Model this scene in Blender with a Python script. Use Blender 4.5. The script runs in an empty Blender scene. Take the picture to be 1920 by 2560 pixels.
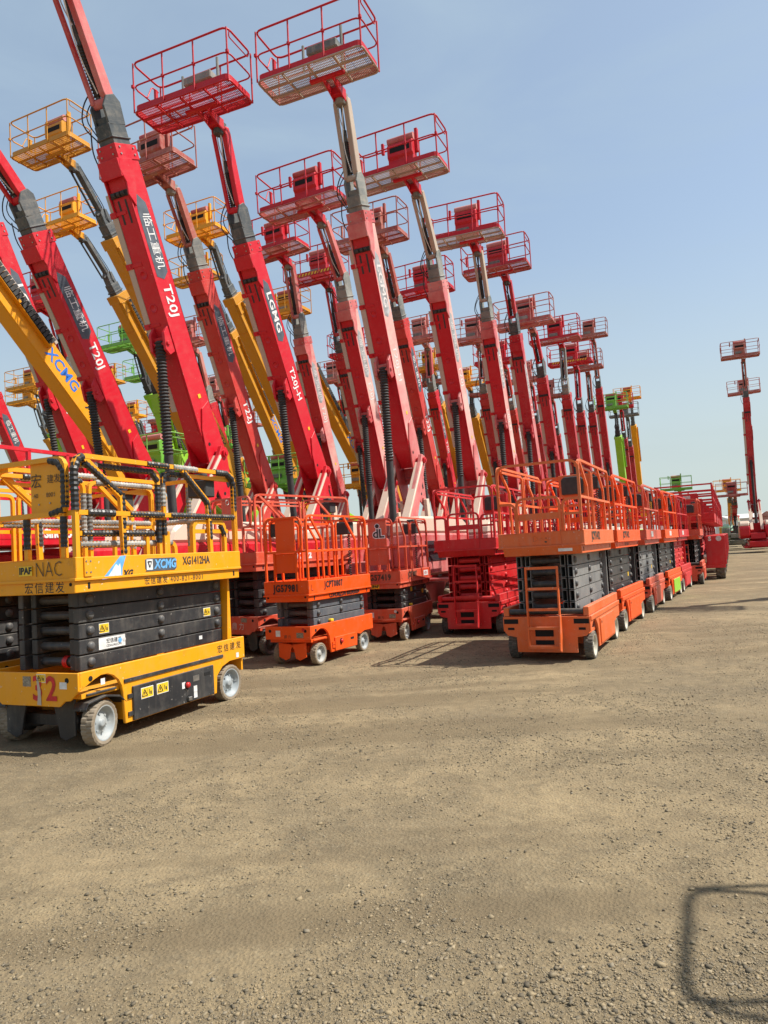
import bpy, bmesh, math, random
import numpy as np
from mathutils import Vector, Matrix
R = math.radians
scene = bpy.context.scene
COL = scene.collection
random.seed(7); NPR = np.random.default_rng(11)

# ------------------------------------------------------------------ camera
F_PX, PITCH, ROLL, CAM_H = 1788.26, R(3.168), R(3.313), 1.606
cd = bpy.data.cameras.new('camera'); cam = bpy.data.objects.new('camera', cd); COL.objects.link(cam)
cd.sensor_fit = 'VERTICAL'; cd.sensor_height = 36; cd.sensor_width = 27; cd.lens = 36*F_PX/2560
cd.clip_start = .05; cd.clip_end = 3000
_f = Vector((0, math.cos(PITCH), math.sin(PITCH))); _u = Vector((0, -math.sin(PITCH), math.cos(PITCH))); _r = Vector((1, 0, 0))
_c, _s = math.cos(ROLL), math.sin(ROLL)
_R, _U = _r*_c-_u*_s, _r*_s+_u*_c
cam.matrix_world = Matrix(((_R.x, _U.x, -_f.x, 0), (_R.y, _U.y, -_f.y, 0), (_R.z, _U.z, -_f.z, CAM_H), (0, 0, 0, 1)))
scene.camera = cam
# ------------------------------------------------------------------ sky and sun
SUN_EL, SUN_AZ = R(54), R(-4)            # azimuth from +x towards +y
w = bpy.data.worlds.new('World'); scene.world = w; w.use_nodes = True
nt = w.node_tree; bg = nt.nodes['Background']
sky = nt.nodes.new('ShaderNodeTexSky'); sky.sky_type = 'NISHITA'; sky.sun_disc = False
sky.sun_elevation = SUN_EL; sky.sun_rotation = R(90)-SUN_AZ
sky.altitude = 0; sky.air_density = 1.0; sky.dust_density = 1.3; sky.ozone_density = .55
hs = nt.nodes.new('ShaderNodeHueSaturation'); hs.inputs['Saturation'].default_value = .95; nt.links.new(sky.outputs[0], hs.inputs['Color'])
wtc = nt.nodes.new('ShaderNodeTexCoord'); wmp = nt.nodes.new('ShaderNodeMapping'); wmp.inputs['Scale'].default_value = (1.2, 1.2, 4.5); wmp.inputs['Rotation'].default_value = (0, R(14), 0); nt.links.new(wtc.outputs['Generated'], wmp.inputs[0])
wn = nt.nodes.new('ShaderNodeTexNoise'); wn.inputs['Scale'].default_value = 1.7; wn.inputs['Detail'].default_value = 6; wn.inputs['Roughness'].default_value = .55; wn.inputs['Distortion'].default_value = .6; nt.links.new(wmp.outputs[0], wn.inputs['Vector'])
wr_ = nt.nodes.new('ShaderNodeMapRange'); wr_.inputs[1].default_value = .42; wr_.inputs[2].default_value = .80; wr_.inputs[3].default_value = .42; wr_.inputs[4].default_value = .85; nt.links.new(wn.outputs[0], wr_.inputs[0])
wx = nt.nodes.new('ShaderNodeMix'); wx.data_type = 'RGBA'; nt.links.new(wr_.outputs[0], wx.inputs[0]); nt.links.new(hs.outputs[0], wx.inputs[6]); wx.inputs[7].default_value = (2.55, 3.30, 3.95, 1)
wsx = nt.nodes.new('ShaderNodeSeparateXYZ'); nt.links.new(wtc.outputs['Generated'], wsx.inputs[0])
wh = nt.nodes.new('ShaderNodeMapRange'); wh.interpolation_type = 'SMOOTHSTEP'; wh.inputs[1].default_value = 0; wh.inputs[2].default_value = .42; wh.inputs[3].default_value = .85; wh.inputs[4].default_value = 0; nt.links.new(wsx.outputs[2], wh.inputs[0])
wy = nt.nodes.new('ShaderNodeMix'); wy.data_type = 'RGBA'; nt.links.new(wh.outputs[0], wy.inputs[0]); nt.links.new(wx.outputs[2], wy.inputs[6]); wy.inputs[7].default_value = (3.35, 3.85, 3.70, 1)
nt.links.new(wy.outputs[2], bg.inputs[0]); bg.inputs[1].default_value = .133
sl = bpy.data.lights.new('sun', 'SUN'); sl.energy = 5.0; sl.angle = R(.55); sl.color = (1, .95, .87)
so = bpy.data.objects.new('sun', sl); COL.objects.link(so)
so.rotation_euler = Vector((math.cos(SUN_EL)*math.cos(SUN_AZ), math.cos(SUN_EL)*math.sin(SUN_AZ), math.sin(SUN_EL))).to_track_quat('Z', 'Y').to_euler()
scene.view_settings.view_transform = 'Standard'; scene.view_settings.look = 'None'
scene.view_settings.exposure = 0.44; scene.view_settings.gamma = 1; scene.view_settings.use_curve_mapping = False
scene.render.engine = 'CYCLES'; scene.cycles.max_bounces = 6

# ------------------------------------------------------------------ mesh builder
class MB:
    def __init__(s): s.v = []; s.f = []; s.sm = []
    def add(s, vs, fs, smooth=False):
        n = len(s.v); s.v += [tuple(p) for p in vs]
        for f in fs: s.f.append(tuple(i+n for i in f)); s.sm.append(smooth)
        return s
    def box(s, x0, x1, y0, y1, z0, z1, M=None):
        vs = [(x, y, z) for x in (x0, x1) for y in (y0, y1) for z in (z0, z1)]
        if M: vs = [M @ Vector(p) for p in vs]
        return s.add(vs, [(0, 1, 3, 2), (4, 6, 7, 5), (0, 4, 5, 1), (2, 3, 7, 6), (0, 2, 6, 4), (1, 5, 7, 3)])
    def prism(s, poly, a0, a1, axis='y', M=None):
        n = len(poly)
        def P(u, v, a): return {'y': (u, a, v), 'x': (a, u, v), 'z': (u, v, a)}[axis]
        vs = [P(u, v, a0) for u, v in poly]+[P(u, v, a1) for u, v in poly]
        if M: vs = [M @ Vector(p) for p in vs]
        fs = [tuple(range(n))[::-1], tuple(range(n, 2*n))]+[(i, (i+1) % n, n+(i+1) % n, n+i) for i in range(n)]
        return s.add(vs, fs)
    def _frames(s, pts, closed):
        pts = [Vector(p) for p in pts]; n = len(pts); T = []
        for i in range(n):
            a = pts[i]-pts[i-1] if (i > 0 or closed) else None
            b = pts[(i+1) % n]-pts[i] if (i < n-1 or closed) else None
            if a is not None: a = a.normalized()
            if b is not None: b = b.normalized()
            T.append(((a or b)+(b or a)).normalized() if (a is not None and b is not None) else (a if a is not None else b))
        return pts, T
    def tube(s, pts, r, seg=8, closed=False, caps=True):
        pts, T = s._frames(pts, closed); n = len(pts)
        u = T[0].orthogonal().normalized(); vs = []; rr = r if isinstance(r, (list, tuple)) else [r]*n
        for i in range(n):
            u = (u-T[i]*u.dot(T[i])).normalized(); w_ = T[i].cross(u)
            for k in range(seg):
                a = 2*math.pi*k/seg; vs.append(pts[i]+(u*math.cos(a)+w_*math.sin(a))*rr[i])
        fs = []
        for i in range(n if closed else n-1):
            j = (i+1) % n
            for k in range(seg):
                k2 = (k+1) % seg; fs.append((i*seg+k, i*seg+k2, j*seg+k2, j*seg+k))
        s.add(vs, fs, True)
        if caps and not closed:
            s.add(vs[:seg], [tuple(range(seg))[::-1]]); s.add(vs[-seg:], [tuple(range(seg))])
        return s
    def rect(s, pts, wn, wt, nrm, closed=False):
        """rectangular section: wn along nrm, wt in the plane of the path"""
        pts, T = s._frames(pts, closed); n = len(pts); nv = Vector(nrm).normalized(); vs = []
        for i in range(n):
            b = T[i].cross(nv).normalized()
            k = 1.0
            if 0 < i < n-1 or closed:
                d = (pts[i]-pts[i-1]).normalized().dot(T[i]); k = 1/max(d, .4)
            for a, c in ((1, 1), (1, -1), (-1, -1), (-1, 1)): vs.append(pts[i]+nv*(a*wn/2)+b*(c*wt/2*k))
        fs = []
        for i in range(n if closed else n-1):
            j = (i+1) % n
            for k in range(4): fs.append((i*4+k, j*4+k, j*4+(k+1) % 4, i*4+(k+1) % 4))
        if not closed: fs += [(0, 1, 2, 3), (n*4-1, n*4-2, n*4-3, n*4-4)]
        return s.add(vs, fs)
    def cyl(s, p0, p1, r, seg=12, r1=None):
        return s.tube([p0, p1], [r, r if r1 is None else r1], seg)
    def lathe(s, prof, seg=16, M=None, smooth=True):
        """profile (radius, height along z)"""
        vs = []
        for r, z in prof:
            for k in range(seg):
                a = 2*math.pi*k/seg; p = Vector((r*math.cos(a), r*math.sin(a), z)); vs.append(M @ p if M else p)
        fs = []
        for i in range(len(prof)-1):
            for k in range(seg): k2 = (k+1) % seg; fs.append((i*seg+k, i*seg+k2, (i+1)*seg+k2, (i+1)*seg+k))
        return s.add(vs, fs, smooth)
    def mesh(s, name, bevel=0, fix=True):
        me = bpy.data.meshes.new(name); me.from_pydata(s.v, [], s.f)
        me.polygons.foreach_set('use_smooth', s.sm)
        if bevel or fix:
            bm = bmesh.new(); bm.from_mesh(me)
            if bevel:
                bmesh.ops.remove_doubles(bm, verts=bm.verts, dist=1e-5)
                ed = [e for e in bm.edges if len(e.link_faces) == 2 and e.calc_face_angle(0) > R(35)]
                bmesh.ops.bevel(bm, geom=ed, offset=bevel, segments=1, profile=.5, affect='EDGES', clamp_overlap=True)
            bmesh.ops.recalc_face_normals(bm, faces=bm.faces)
            bm.to_mesh(me); bm.free()
        me.materials.append(None); me.update(); return me

def fillet(pts, r, k=4, closed=False):
    pts = [Vector(p) for p in pts]; n = len(pts); out = []
    for i in range(n):
        if not closed and i in (0, n-1): out.append(pts[i]); continue
        p = pts[i]; a = pts[i-1]-p; b = pts[(i+1) % n]-p; la, lb = a.length, b.length; a.normalize(); b.normalize()
        d = min(r, la*.49, lb*.49); A, B = p+a*d, p+b*d
        for j in range(k+1):
            t = j/k; out.append(A*(1-t)**2+p*2*t*(1-t)+B*t*t)
    return out

# ------------------------------------------------------------------ objects
CACHE = {}
def cached(key, fn):
    if key not in CACHE: CACHE[key] = fn()
    return CACHE[key]
def put(name, me, mat, parent=None, M=None):
    o = bpy.data.objects.new(name, me); COL.objects.link(o)
    if mat is not None:
        if not me.materials: me.materials.append(None)
        sl_ = o.material_slots[0]; sl_.link = 'OBJECT'; sl_.material = mat
    if parent is not None: o.parent = parent
    if M is not None: o.matrix_local = M
    return o
def thing(name, label, cat, group=None, loc=(0, 0, 0), rz=0):
    o = bpy.data.objects.new(name, None); COL.objects.link(o); o.location = loc; o.rotation_euler = (0, 0, rz)
    o.empty_display_size = .2; o['label'] = label; o['category'] = cat
    if group: o['group'] = group
    return o
def part(name, key, fn, mat, parent, M=None, bevel=0):
    me = cached(key, lambda: (lambda b: b if isinstance(b, bpy.types.Mesh) else b.mesh(name, bevel))(fn()))
    return put(name, me, mat, parent, M)
def txt_mesh(text, size, sx=1.0, sp=1.0, bold=.0, shear=0):
    def mk():
        c = bpy.data.curves.new('t', 'FONT'); c.body = text; c.size = size; c.align_x = 'CENTER'; c.align_y = 'CENTER'
        c.space_character = sp; c.offset = 0 if any(ord(q) > 0x2e00 for q in text) else bold; c.shear = shear; c.resolution_u = 2; c.fill_mode = 'FRONT'
        o = bpy.data.objects.new('t', c); me = bpy.data.meshes.new_from_object(o)
        bpy.data.objects.remove(o); bpy.data.curves.remove(c)
        if sx != 1: me.transform(Matrix.Scale(sx, 4, (1, 0, 0)))
        me.materials.clear(); me.materials.append(None); return me
    return cached(('txt', text, size, sx, sp, bold, shear), mk)
def basis(right, up, loc):
    r_, u_ = Vector(right).normalized(), Vector(up).normalized(); n_ = r_.cross(u_)
    return Matrix(((r_.x, u_.x, n_.x, loc[0]), (r_.y, u_.y, n_.y, loc[1]), (r_.z, u_.z, n_.z, loc[2]), (0, 0, 0, 1)))
def side_text(parent, text, size, mat, loc, name='lettering', **k):     # on a +y face, read towards -x
    return put(name, txt_mesh(text, size, **k), mat, parent, basis((-1, 0, 0), (0, 0, 1), loc))
def end_text(parent, text, size, mat, loc, name='lettering', **k):      # on a +x face
    return put(name, txt_mesh(text, size, **k), mat, parent, basis((0, 1, 0), (0, 0, 1), loc))

# ------------------------------------------------------------------ materials
def new_mat(name):
    m = bpy.data.materials.new(name); m.use_nodes = True
    return m, m.node_tree, m.node_tree.nodes, m.node_tree.links, m.node_tree.nodes['Principled BSDF']
MATS = {}
def paint(name, col, faded=None, fade=.25, dust=.35, rough=.42, chips=.3, dustcol=(.42, .36, .28)):
    if name in MATS: return MATS[name]
    m, t, N, L, P = new_mat(name); MATS[name] = m
    tc = N.new('ShaderNodeTexCoord'); oi = N.new('ShaderNodeObjectInfo')
    va = N.new('ShaderNodeVectorMath'); va.operation = 'MULTIPLY_ADD'
    L.new(oi.outputs['Random'], va.inputs[0]); va.inputs[1].default_value = (37, 53, 71); L.new(tc.outputs['Object'], va.inputs[2])
    def noise(scale, detail=4, rgh=.6, src=va):
        n = N.new('ShaderNodeTexNoise'); n.inputs['Scale'].default_value = scale; n.inputs['Detail'].default_value = detail
        n.inputs['Roughness'].default_value = rgh; L.new(src.outputs[0], n.inputs['Vector']); return n
    def ramp(src, a, b, lo=0, hi=1):
        r = N.new('ShaderNodeMapRange'); r.inputs[1].default_value = a; r.inputs[2].default_value = b
        r.inputs[3].default_value = lo; r.inputs[4].default_value = hi; L.new(src, r.inputs[0]); return r.outputs[0]
    def mix(fac, a, b):
        x = N.new('ShaderNodeMix'); x.data_type = 'RGBA'
        if hasattr(fac, 'links'): L.new(fac, x.inputs[0])
        else: x.inputs[0].default_value = fac
        for v, i in ((a, 6), (b, 7)):
            if hasattr(v, 'links'): L.new(v, x.inputs[i])
            else: x.inputs[i].default_value = (*v, 1)
        return x.outputs[2]
    faded = faded or tuple(min(1, c*.6+.22) for c in col)
    n1 = noise(.9, 5); base = mix(ramp(n1.outputs[0], .35, .72, 0, min(1, fade*2)), col, faded)
    # streaks running down
    mp = N.new('ShaderNodeMapping'); mp.inputs['Scale'].default_value = (9, 9, .7); L.new(va.outputs[0], mp.inputs[0])
    n2 = noise(1.6, 4, .65, mp); base = mix(ramp(n2.outputs[0], .5, .8, 0, dust*.7), base, dustcol)
    n3 = noise(5, 6, .7); g = N.new('ShaderNodeNewGeometry'); sp = N.new('ShaderNodeSeparateXYZ'); L.new(g.outputs['Normal'], sp.inputs[0])
    up = ramp(sp.outputs[2], .45, .95, 0, dust*.9)
    ad = N.new('ShaderNodeMath'); ad.operation = 'ADD'; L.new(ramp(n3.outputs[0], .48, .8, 0, dust*.8), ad.inputs[0]); L.new(up, ad.inputs[1]); ad.use_clamp = True
    base = mix(ad.outputs[0], base, dustcol)
    if chips:
        n4 = noise(42, 3, .5); base = mix(ramp(n4.outputs[0], .70, .73, 0, chips), base, tuple(c*.25+.03 for c in col))
        n7 = noise(6, 8, .78); base = mix(ramp(n7.outputs[0], .64, .70, 0, chips*.55), base, tuple(c*.45+.25 for c in col)); n8 = noise(3.1, 7, .72); base = mix(ramp(n8.outputs[0], .62, .72, 0, chips*.5), base, (.10, .075, .05))
        n6 = noise(28, 2, .5); base = mix(ramp(n6.outputs[0], .715, .74, 0, chips), base, (.62, .58, .52))
    L.new(base, P.inputs['Base Color']); P.inputs['Specular IOR Level'].default_value = .35
    L.new(ramp(n3.outputs[0], .3, .75, rough-.1, rough+.25), P.inputs['Roughness'])
    b = N.new('ShaderNodeBump'); b.inputs['Strength'].default_value = .06; b.inputs['Distance'].default_value = .01
    n5 = noise(7, 3); L.new(n5.outputs[0], b.inputs['Height']); L.new(b.outputs[0], P.inputs['Normal'])
    return m
def plain(name, col, rough=.5, metal=0, var=.25, scale=14):
    if name in MATS: return MATS[name]
    m, t, N, L, P = new_mat(name); MATS[name] = m
    tc = N.new('ShaderNodeTexCoord'); n = N.new('ShaderNodeTexNoise'); n.inputs['Scale'].default_value = scale; n.inputs['Detail'].default_value = 5
    L.new(tc.outputs['Object'], n.inputs['Vector'])
    r = N.new('ShaderNodeMapRange'); r.inputs[1].default_value = .3; r.inputs[2].default_value = .7; r.inputs[3].default_value = 1-var; r.inputs[4].default_value = 1+var
    L.new(n.outputs[0], r.inputs[0])
    v = N.new('ShaderNodeVectorMath'); v.operation = 'SCALE'; v.inputs[0].default_value = col; L.new(r.outputs[0], v.inputs['Scale'])
    L.new(v.outputs[0], P.inputs['Base Color']); P.inputs['Roughness'].default_value = rough; P.inputs['Metallic'].default_value = metal
    return m
RED = paint('red_paint', (.50, .003, .014), (.54, .03, .035), .3, .08, .38, chips=.3)
RED_FRESH = paint('fresh_red_paint', (.55, .006, .018), (.58, .03, .04), .25, .09, .36, chips=.25)
RED_PINK = paint('chalky_red_paint', (.44, .018, .024), (.66, .27, .25), .55, .35)
RED_DUSTY = paint('dusty_red_paint', (.40, .02, .022), (.58, .30, .25), .5, .75)
RED_BROWN = paint('brownish_red_paint', (.33, .045, .035), (.45, .17, .12), .5, .6)
RED_ORANGE = paint('orange_red_paint', (.50, .025, .02), (.60, .10, .08), .35, .15)
CRIMSON = paint('crimson_paint', (.44, .006, .018), (.50, .06, .06), .3, .2, .4, chips=.4)
DUSTY = paint('dust_caked_paint', (.36, .27, .21), (.46, .38, .30), .5, .4, .7)
YEL = paint('amber_yellow_paint', (.78, .32, .003), (.78, .36, .03), .15, .12, chips=.5)
YEL_OLD = paint('worn_yellow_paint', (.56, .235, .003), (.58, .29, .03), .25, .2, chips=.4)
ORANGE = paint('bright_orange_paint', (.80, .085, .006), (.80, .12, .03), .15, .07, chips=.3)
ORANGE_OLD = paint('faded_orange_paint', (.68, .105, .014), (.68, .19, .07), .3, .26, chips=.6)
ORANGE_RED = paint('red_orange_paint', (.60, .055, .02), (.64, .16, .09), .35, .3, chips=.5)
SCARLET = paint('scarlet_paint', (.55, .008, .012), (.58, .06, .06), .2, .15)
LIME = paint('lime_green_paint', (.25, .56, .01), (.36, .60, .12), .25, .25)
GREEN = paint('leaf_green_paint', (.13, .42, .03), (.3, .5, .15), .3, .3)
MINT = paint('mint_paint', (.35, .60, .40), None, .3, .3)
CREAM = paint('cream_paint', (.66, .50, .38), (.7, .58, .47), .3, .3, chips=.1)
BEIGE = paint('beige_paint', (.46, .38, .30), None, .3, .4)
GREYP = paint('slate_grey_paint', (.045, .055, .06), (.14, .15, .15), .3, .4, .5)
GREYD = paint('dusty_slate_paint', (.10, .11, .105), (.3, .3, .27), .5, .6, .55)
BLACK = paint('black_paint', (.022, .023, .026), (.07, .07, .07), .3, .18, .38, chips=.25)
BLUEGREY = paint('blue_grey_paint', (.075, .085, .10), (.16, .17, .18), .3, .2, .45, chips=.25)
GREYARM = paint('weathered_grey_paint', (.11, .115, .12), (.25, .25, .24), .5, .35, .5, chips=.4)
WHITEP = paint('white_paint', (.72, .70, .66), None, .2, .3, chips=.2)
RUBBER = plain('black_rubber', (.035, .034, .033), .75)
TYRE_TAN = paint('dusty_grey_tyre', (.19, .15, .105), (.30, .24, .165), .6, .6, .8, chips=0)
TYRE_DARK = paint('dark_tyre', (.06, .057, .052), (.16, .145, .12), .5, .5, .8, chips=0)
RIM = paint('pale_blue_rim', (.30, .34, .36), (.38, .36, .31), .35, .35, .5, chips=.3)
RIM_CREAM = paint('cream_rim', (.50, .46, .36), None, .35, .35, .5)
PINM = paint('pin_grey', (.05, .052, .055), (.10, .10, .10), .4, .25, .45)
STEEL = plain('bare_steel', (.35, .34, .32), .4, .8)
TAPE = paint('black_wrapping_tape', (.018, .018, .02), (.05, .05, .05), .3, .12, .36, chips=0)
TAPE_SPLASH = paint('paint_splashed_tape', (.03, .03, .03), (.62, .60, .54), 1.0, .5, .5, chips=0, dustcol=(.62, .6, .55))
INK = plain('black_ink', (.02, .02, .022), .6, 0, .5, 40)
INK_WORN = plain('worn_black_ink', (.06, .045, .03), .7, 0, .6, 30)
INK_RED = plain('red_brush_paint', (.50, .012, .012), .5, 0, .3, 20)
INK_BLUE = plain('blue_ink', (.03, .17, .60), .45, 0, .2)
INK_SKY = plain('sky_blue_ink', (.14, .40, .72), .4, 0, .2)
INK_WHITE = plain('white_ink', (.72, .72, .70), .5, 0, .2)
INK_PALE = plain('faded_white_ink', (.60, .56, .53), .6, 0, .2)
DECAL = plain('slate_decal', (.075, .09, .11), .5, 0, .3, 6)
DECAL_OLD = plain('faded_slate_decal', (.30, .30, .30), .6, 0, .5, 5)
STICKER_Y = plain('yellow_sticker', (.78, .50, .02), .45, 0, .1)
STICKER_W = plain('white_sticker', (.68, .68, .66), .5, 0, .15)
STICKER_G = plain('metal_name_plate', (.25, .22, .17), .5, .3, .5, 60)
GLASS = plain('dark_window_panel', (.03, .035, .04), .15, 0, .2)
HOLE = plain('dark_opening', (.006, .006, .006), .9, 0, .1)
RED_PLASTIC = plain('red_plastic', (.55, .02, .02), .35, 0, .1)
CANVAS = paint('faded_red_cover', (.42, .05, .05), (.6, .3, .27), .5, .3, .7, chips=0)
# ------------------------------------------------------------------ wheels
def tyre_mb(r, wd, nl, dep):
    """tread with staggered grooves, axis along y, outer side +y"""
    b = MB(); seg = nl*4; h = wd/2
    cols = [(-h*.9, .72, 0), (-h, .90, 0), (-h*.86, 1, 1), (-h*.1, 1, 1), (h*.1, 1, 2), (h*.86, 1, 2), (h, .90, 0), (h*.9, .76, 0)]
    vs = []
    for k in range(seg):
        for y, q, sd in cols:
            sk = 0 if abs(y) < h*.5 else (.45 if nl < 20 else .15)
            a = 2*math.pi*(k+sk*(2 if nl < 20 else 1))/seg
            rr = r*q
            if sd and ((k+(2 if sd == 2 else 0)) % 4 == 0 or (nl < 20 and (k+(2 if sd == 2 else 0)) % 4 == 3)): rr -= dep
            vs.append((rr*math.cos(a), y, rr*math.sin(a)))
    n = len(cols); fs = []
    for k in range(seg):
        j = (k+1) % seg
        for c in range(n-1): fs.append((k*n+c, j*n+c, j*n+c+1, k*n+c+1))
    return b.add(vs, fs)
YM = Matrix.Rotation(R(-90), 4, 'X')      # lathe z -> +y
def rim_mb(r, wd, ring=.82, dish=.02, hub=.2):
    b = MB(); h = wd/2
    b.lathe([(r*.70, -h*.9), (r*ring, -h*.88), (r*ring, h*.9), (r*(ring-.07), h*.93), (r*(ring-.12), h*.8), (r*(ring-.2), h*dish-.0), (r*.45, h*dish), (r*.36, h*(dish+.25)), (r*hub, h*(dish+.3)), (r*hub, h*(dish+.55)), (r*.1, h*(dish+.6)), (0.001, h*(dish+.6))], 24, YM)
    for k in range(6):
        a = k*math.pi/3; x, z = r*.41*math.cos(a), r*.41*math.sin(a)
        b.cyl((x, h*dish, z), (x, h*(dish+.32), z), r*.055, 6)
    b.lathe([(0.001, -h*.7), (r*.74, -h*.7)], 24, YM)
    return b
def wheel(parent, key, x, y, r, wd, nl, dep, tm, rm, steer=0, **rk):
    """one wheel: tyre with the rim as its sub-part"""
    M = Matrix.Translation((x, y, r-.012)) @ Matrix.Rotation((math.pi if y < 0 else 0)+R(steer), 4, 'Z') @ Matrix.Rotation(random.uniform(0, 6), 4, 'Y')
    t = part('wheel', ('tyre', key), lambda: tyre_mb(r, wd, nl, dep), tm, parent, M)
    part('rim', ('rim', key), lambda: rim_mb(r, wd, **rk), rm, t)
    return t
# ------------------------------------------------------------------ slab scissor lifts
def hollow(x0, x1, y, wy, z0, z1, t=.008):
    b = MB()
    b.box(x0, x1, y-wy/2, y+wy/2, z0, z0+t); b.box(x0, x1, y-wy/2, y+wy/2, z1-t, z1)
    b.box(x0, x1, y-wy/2, y-wy/2+t, z0+t, z1-t); b.box(x0, x1, y+wy/2-t, y+wy/2, z0+t, z1-t)
    return b
def arc(cx, cz, r, a0, a1, n):
    return [(cx+r*math.cos(R(a0+(a1-a0)*i/n)), cz+r*math.sin(R(a0+(a1-a0)*i/n))) for i in range(n+1)]
def disc(r, seg=12, t=.006):
    return MB().lathe([(r, 0), (r, t), (.0005, t)], seg, None, False)
FACE_Y = Matrix.Rotation(R(-90), 4, 'X'); FACE_X = Matrix.Rotation(R(90), 4, 'Y')
def on_side(x, y, z): return Matrix.Translation((x, y, z)) @ FACE_Y
def on_end(x, y, z): return Matrix.Translation((x, y, z)) @ FACE_X
def plate(wd, ht, t=.003):
    return MB().box(-wd/2, wd/2, -ht/2, ht/2, 0, t)
def sticker(parent, wd, ht, mat, M, name='sticker'):
    return part(name, ('plate', wd, ht), lambda: plate(wd, ht), mat, parent, M)
def side_plate(parent, wd, ht, mat, x, y, z, name='sticker'):
    return sticker(parent, wd, ht, mat, basis((-1, 0, 0), (0, 0, 1), (x, y, z)), name)
def end_plate(parent, wd, ht, mat, x, y, z, name='sticker'):
    return sticker(parent, wd, ht, mat, basis((0, 1, 0), (0, 0, 1), (x, y, z)), name)
def warn(parent, wd, ht, M):
    """yellow warning sticker with a triangle and a pictogram"""
    s_ = sticker(parent, wd, ht, STICKER_W, M, 'warning_sticker')
    sticker_in = part('face', ('plate2', wd, ht), lambda: plate(wd*.93, ht*.88, .004), STICKER_Y, parent, M)
    sticker_in.name = 'sticker_face'
    def tri():
        b = MB(); q = ht*.34
        for a, c in (((-q, -q*.8), (q, -q*.8)), ((q, -q*.8), (0, q)), ((0, q), (-q, -q*.8))):
            b.tube([(a[0]-wd*.22, a[1], .005), (c[0]-wd*.22, c[1], .005)], ht*.035, 4)
        b.box(-ht*.05-wd*.22, ht*.05-wd*.22, -q*.4, q*.3, .004, .006)
        b.box(wd*.14, wd*.18, -ht*.2, ht*.25, .004, .006); b.box(wd*.24, wd*.34, -ht*.25, ht*.05, .004, .006); b.box(wd*.0, wd*.01, -ht*.4, ht*.4, .004, .005)
        return b
    part('pictogram', ('tri', wd, ht), tri, INK, parent, M)
def rail_tubes(paths, wn=.032, wt=.032):
    b = MB()
    for pts, nrm in paths: b.rect(pts, wn, wt, nrm)
    return b
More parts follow.
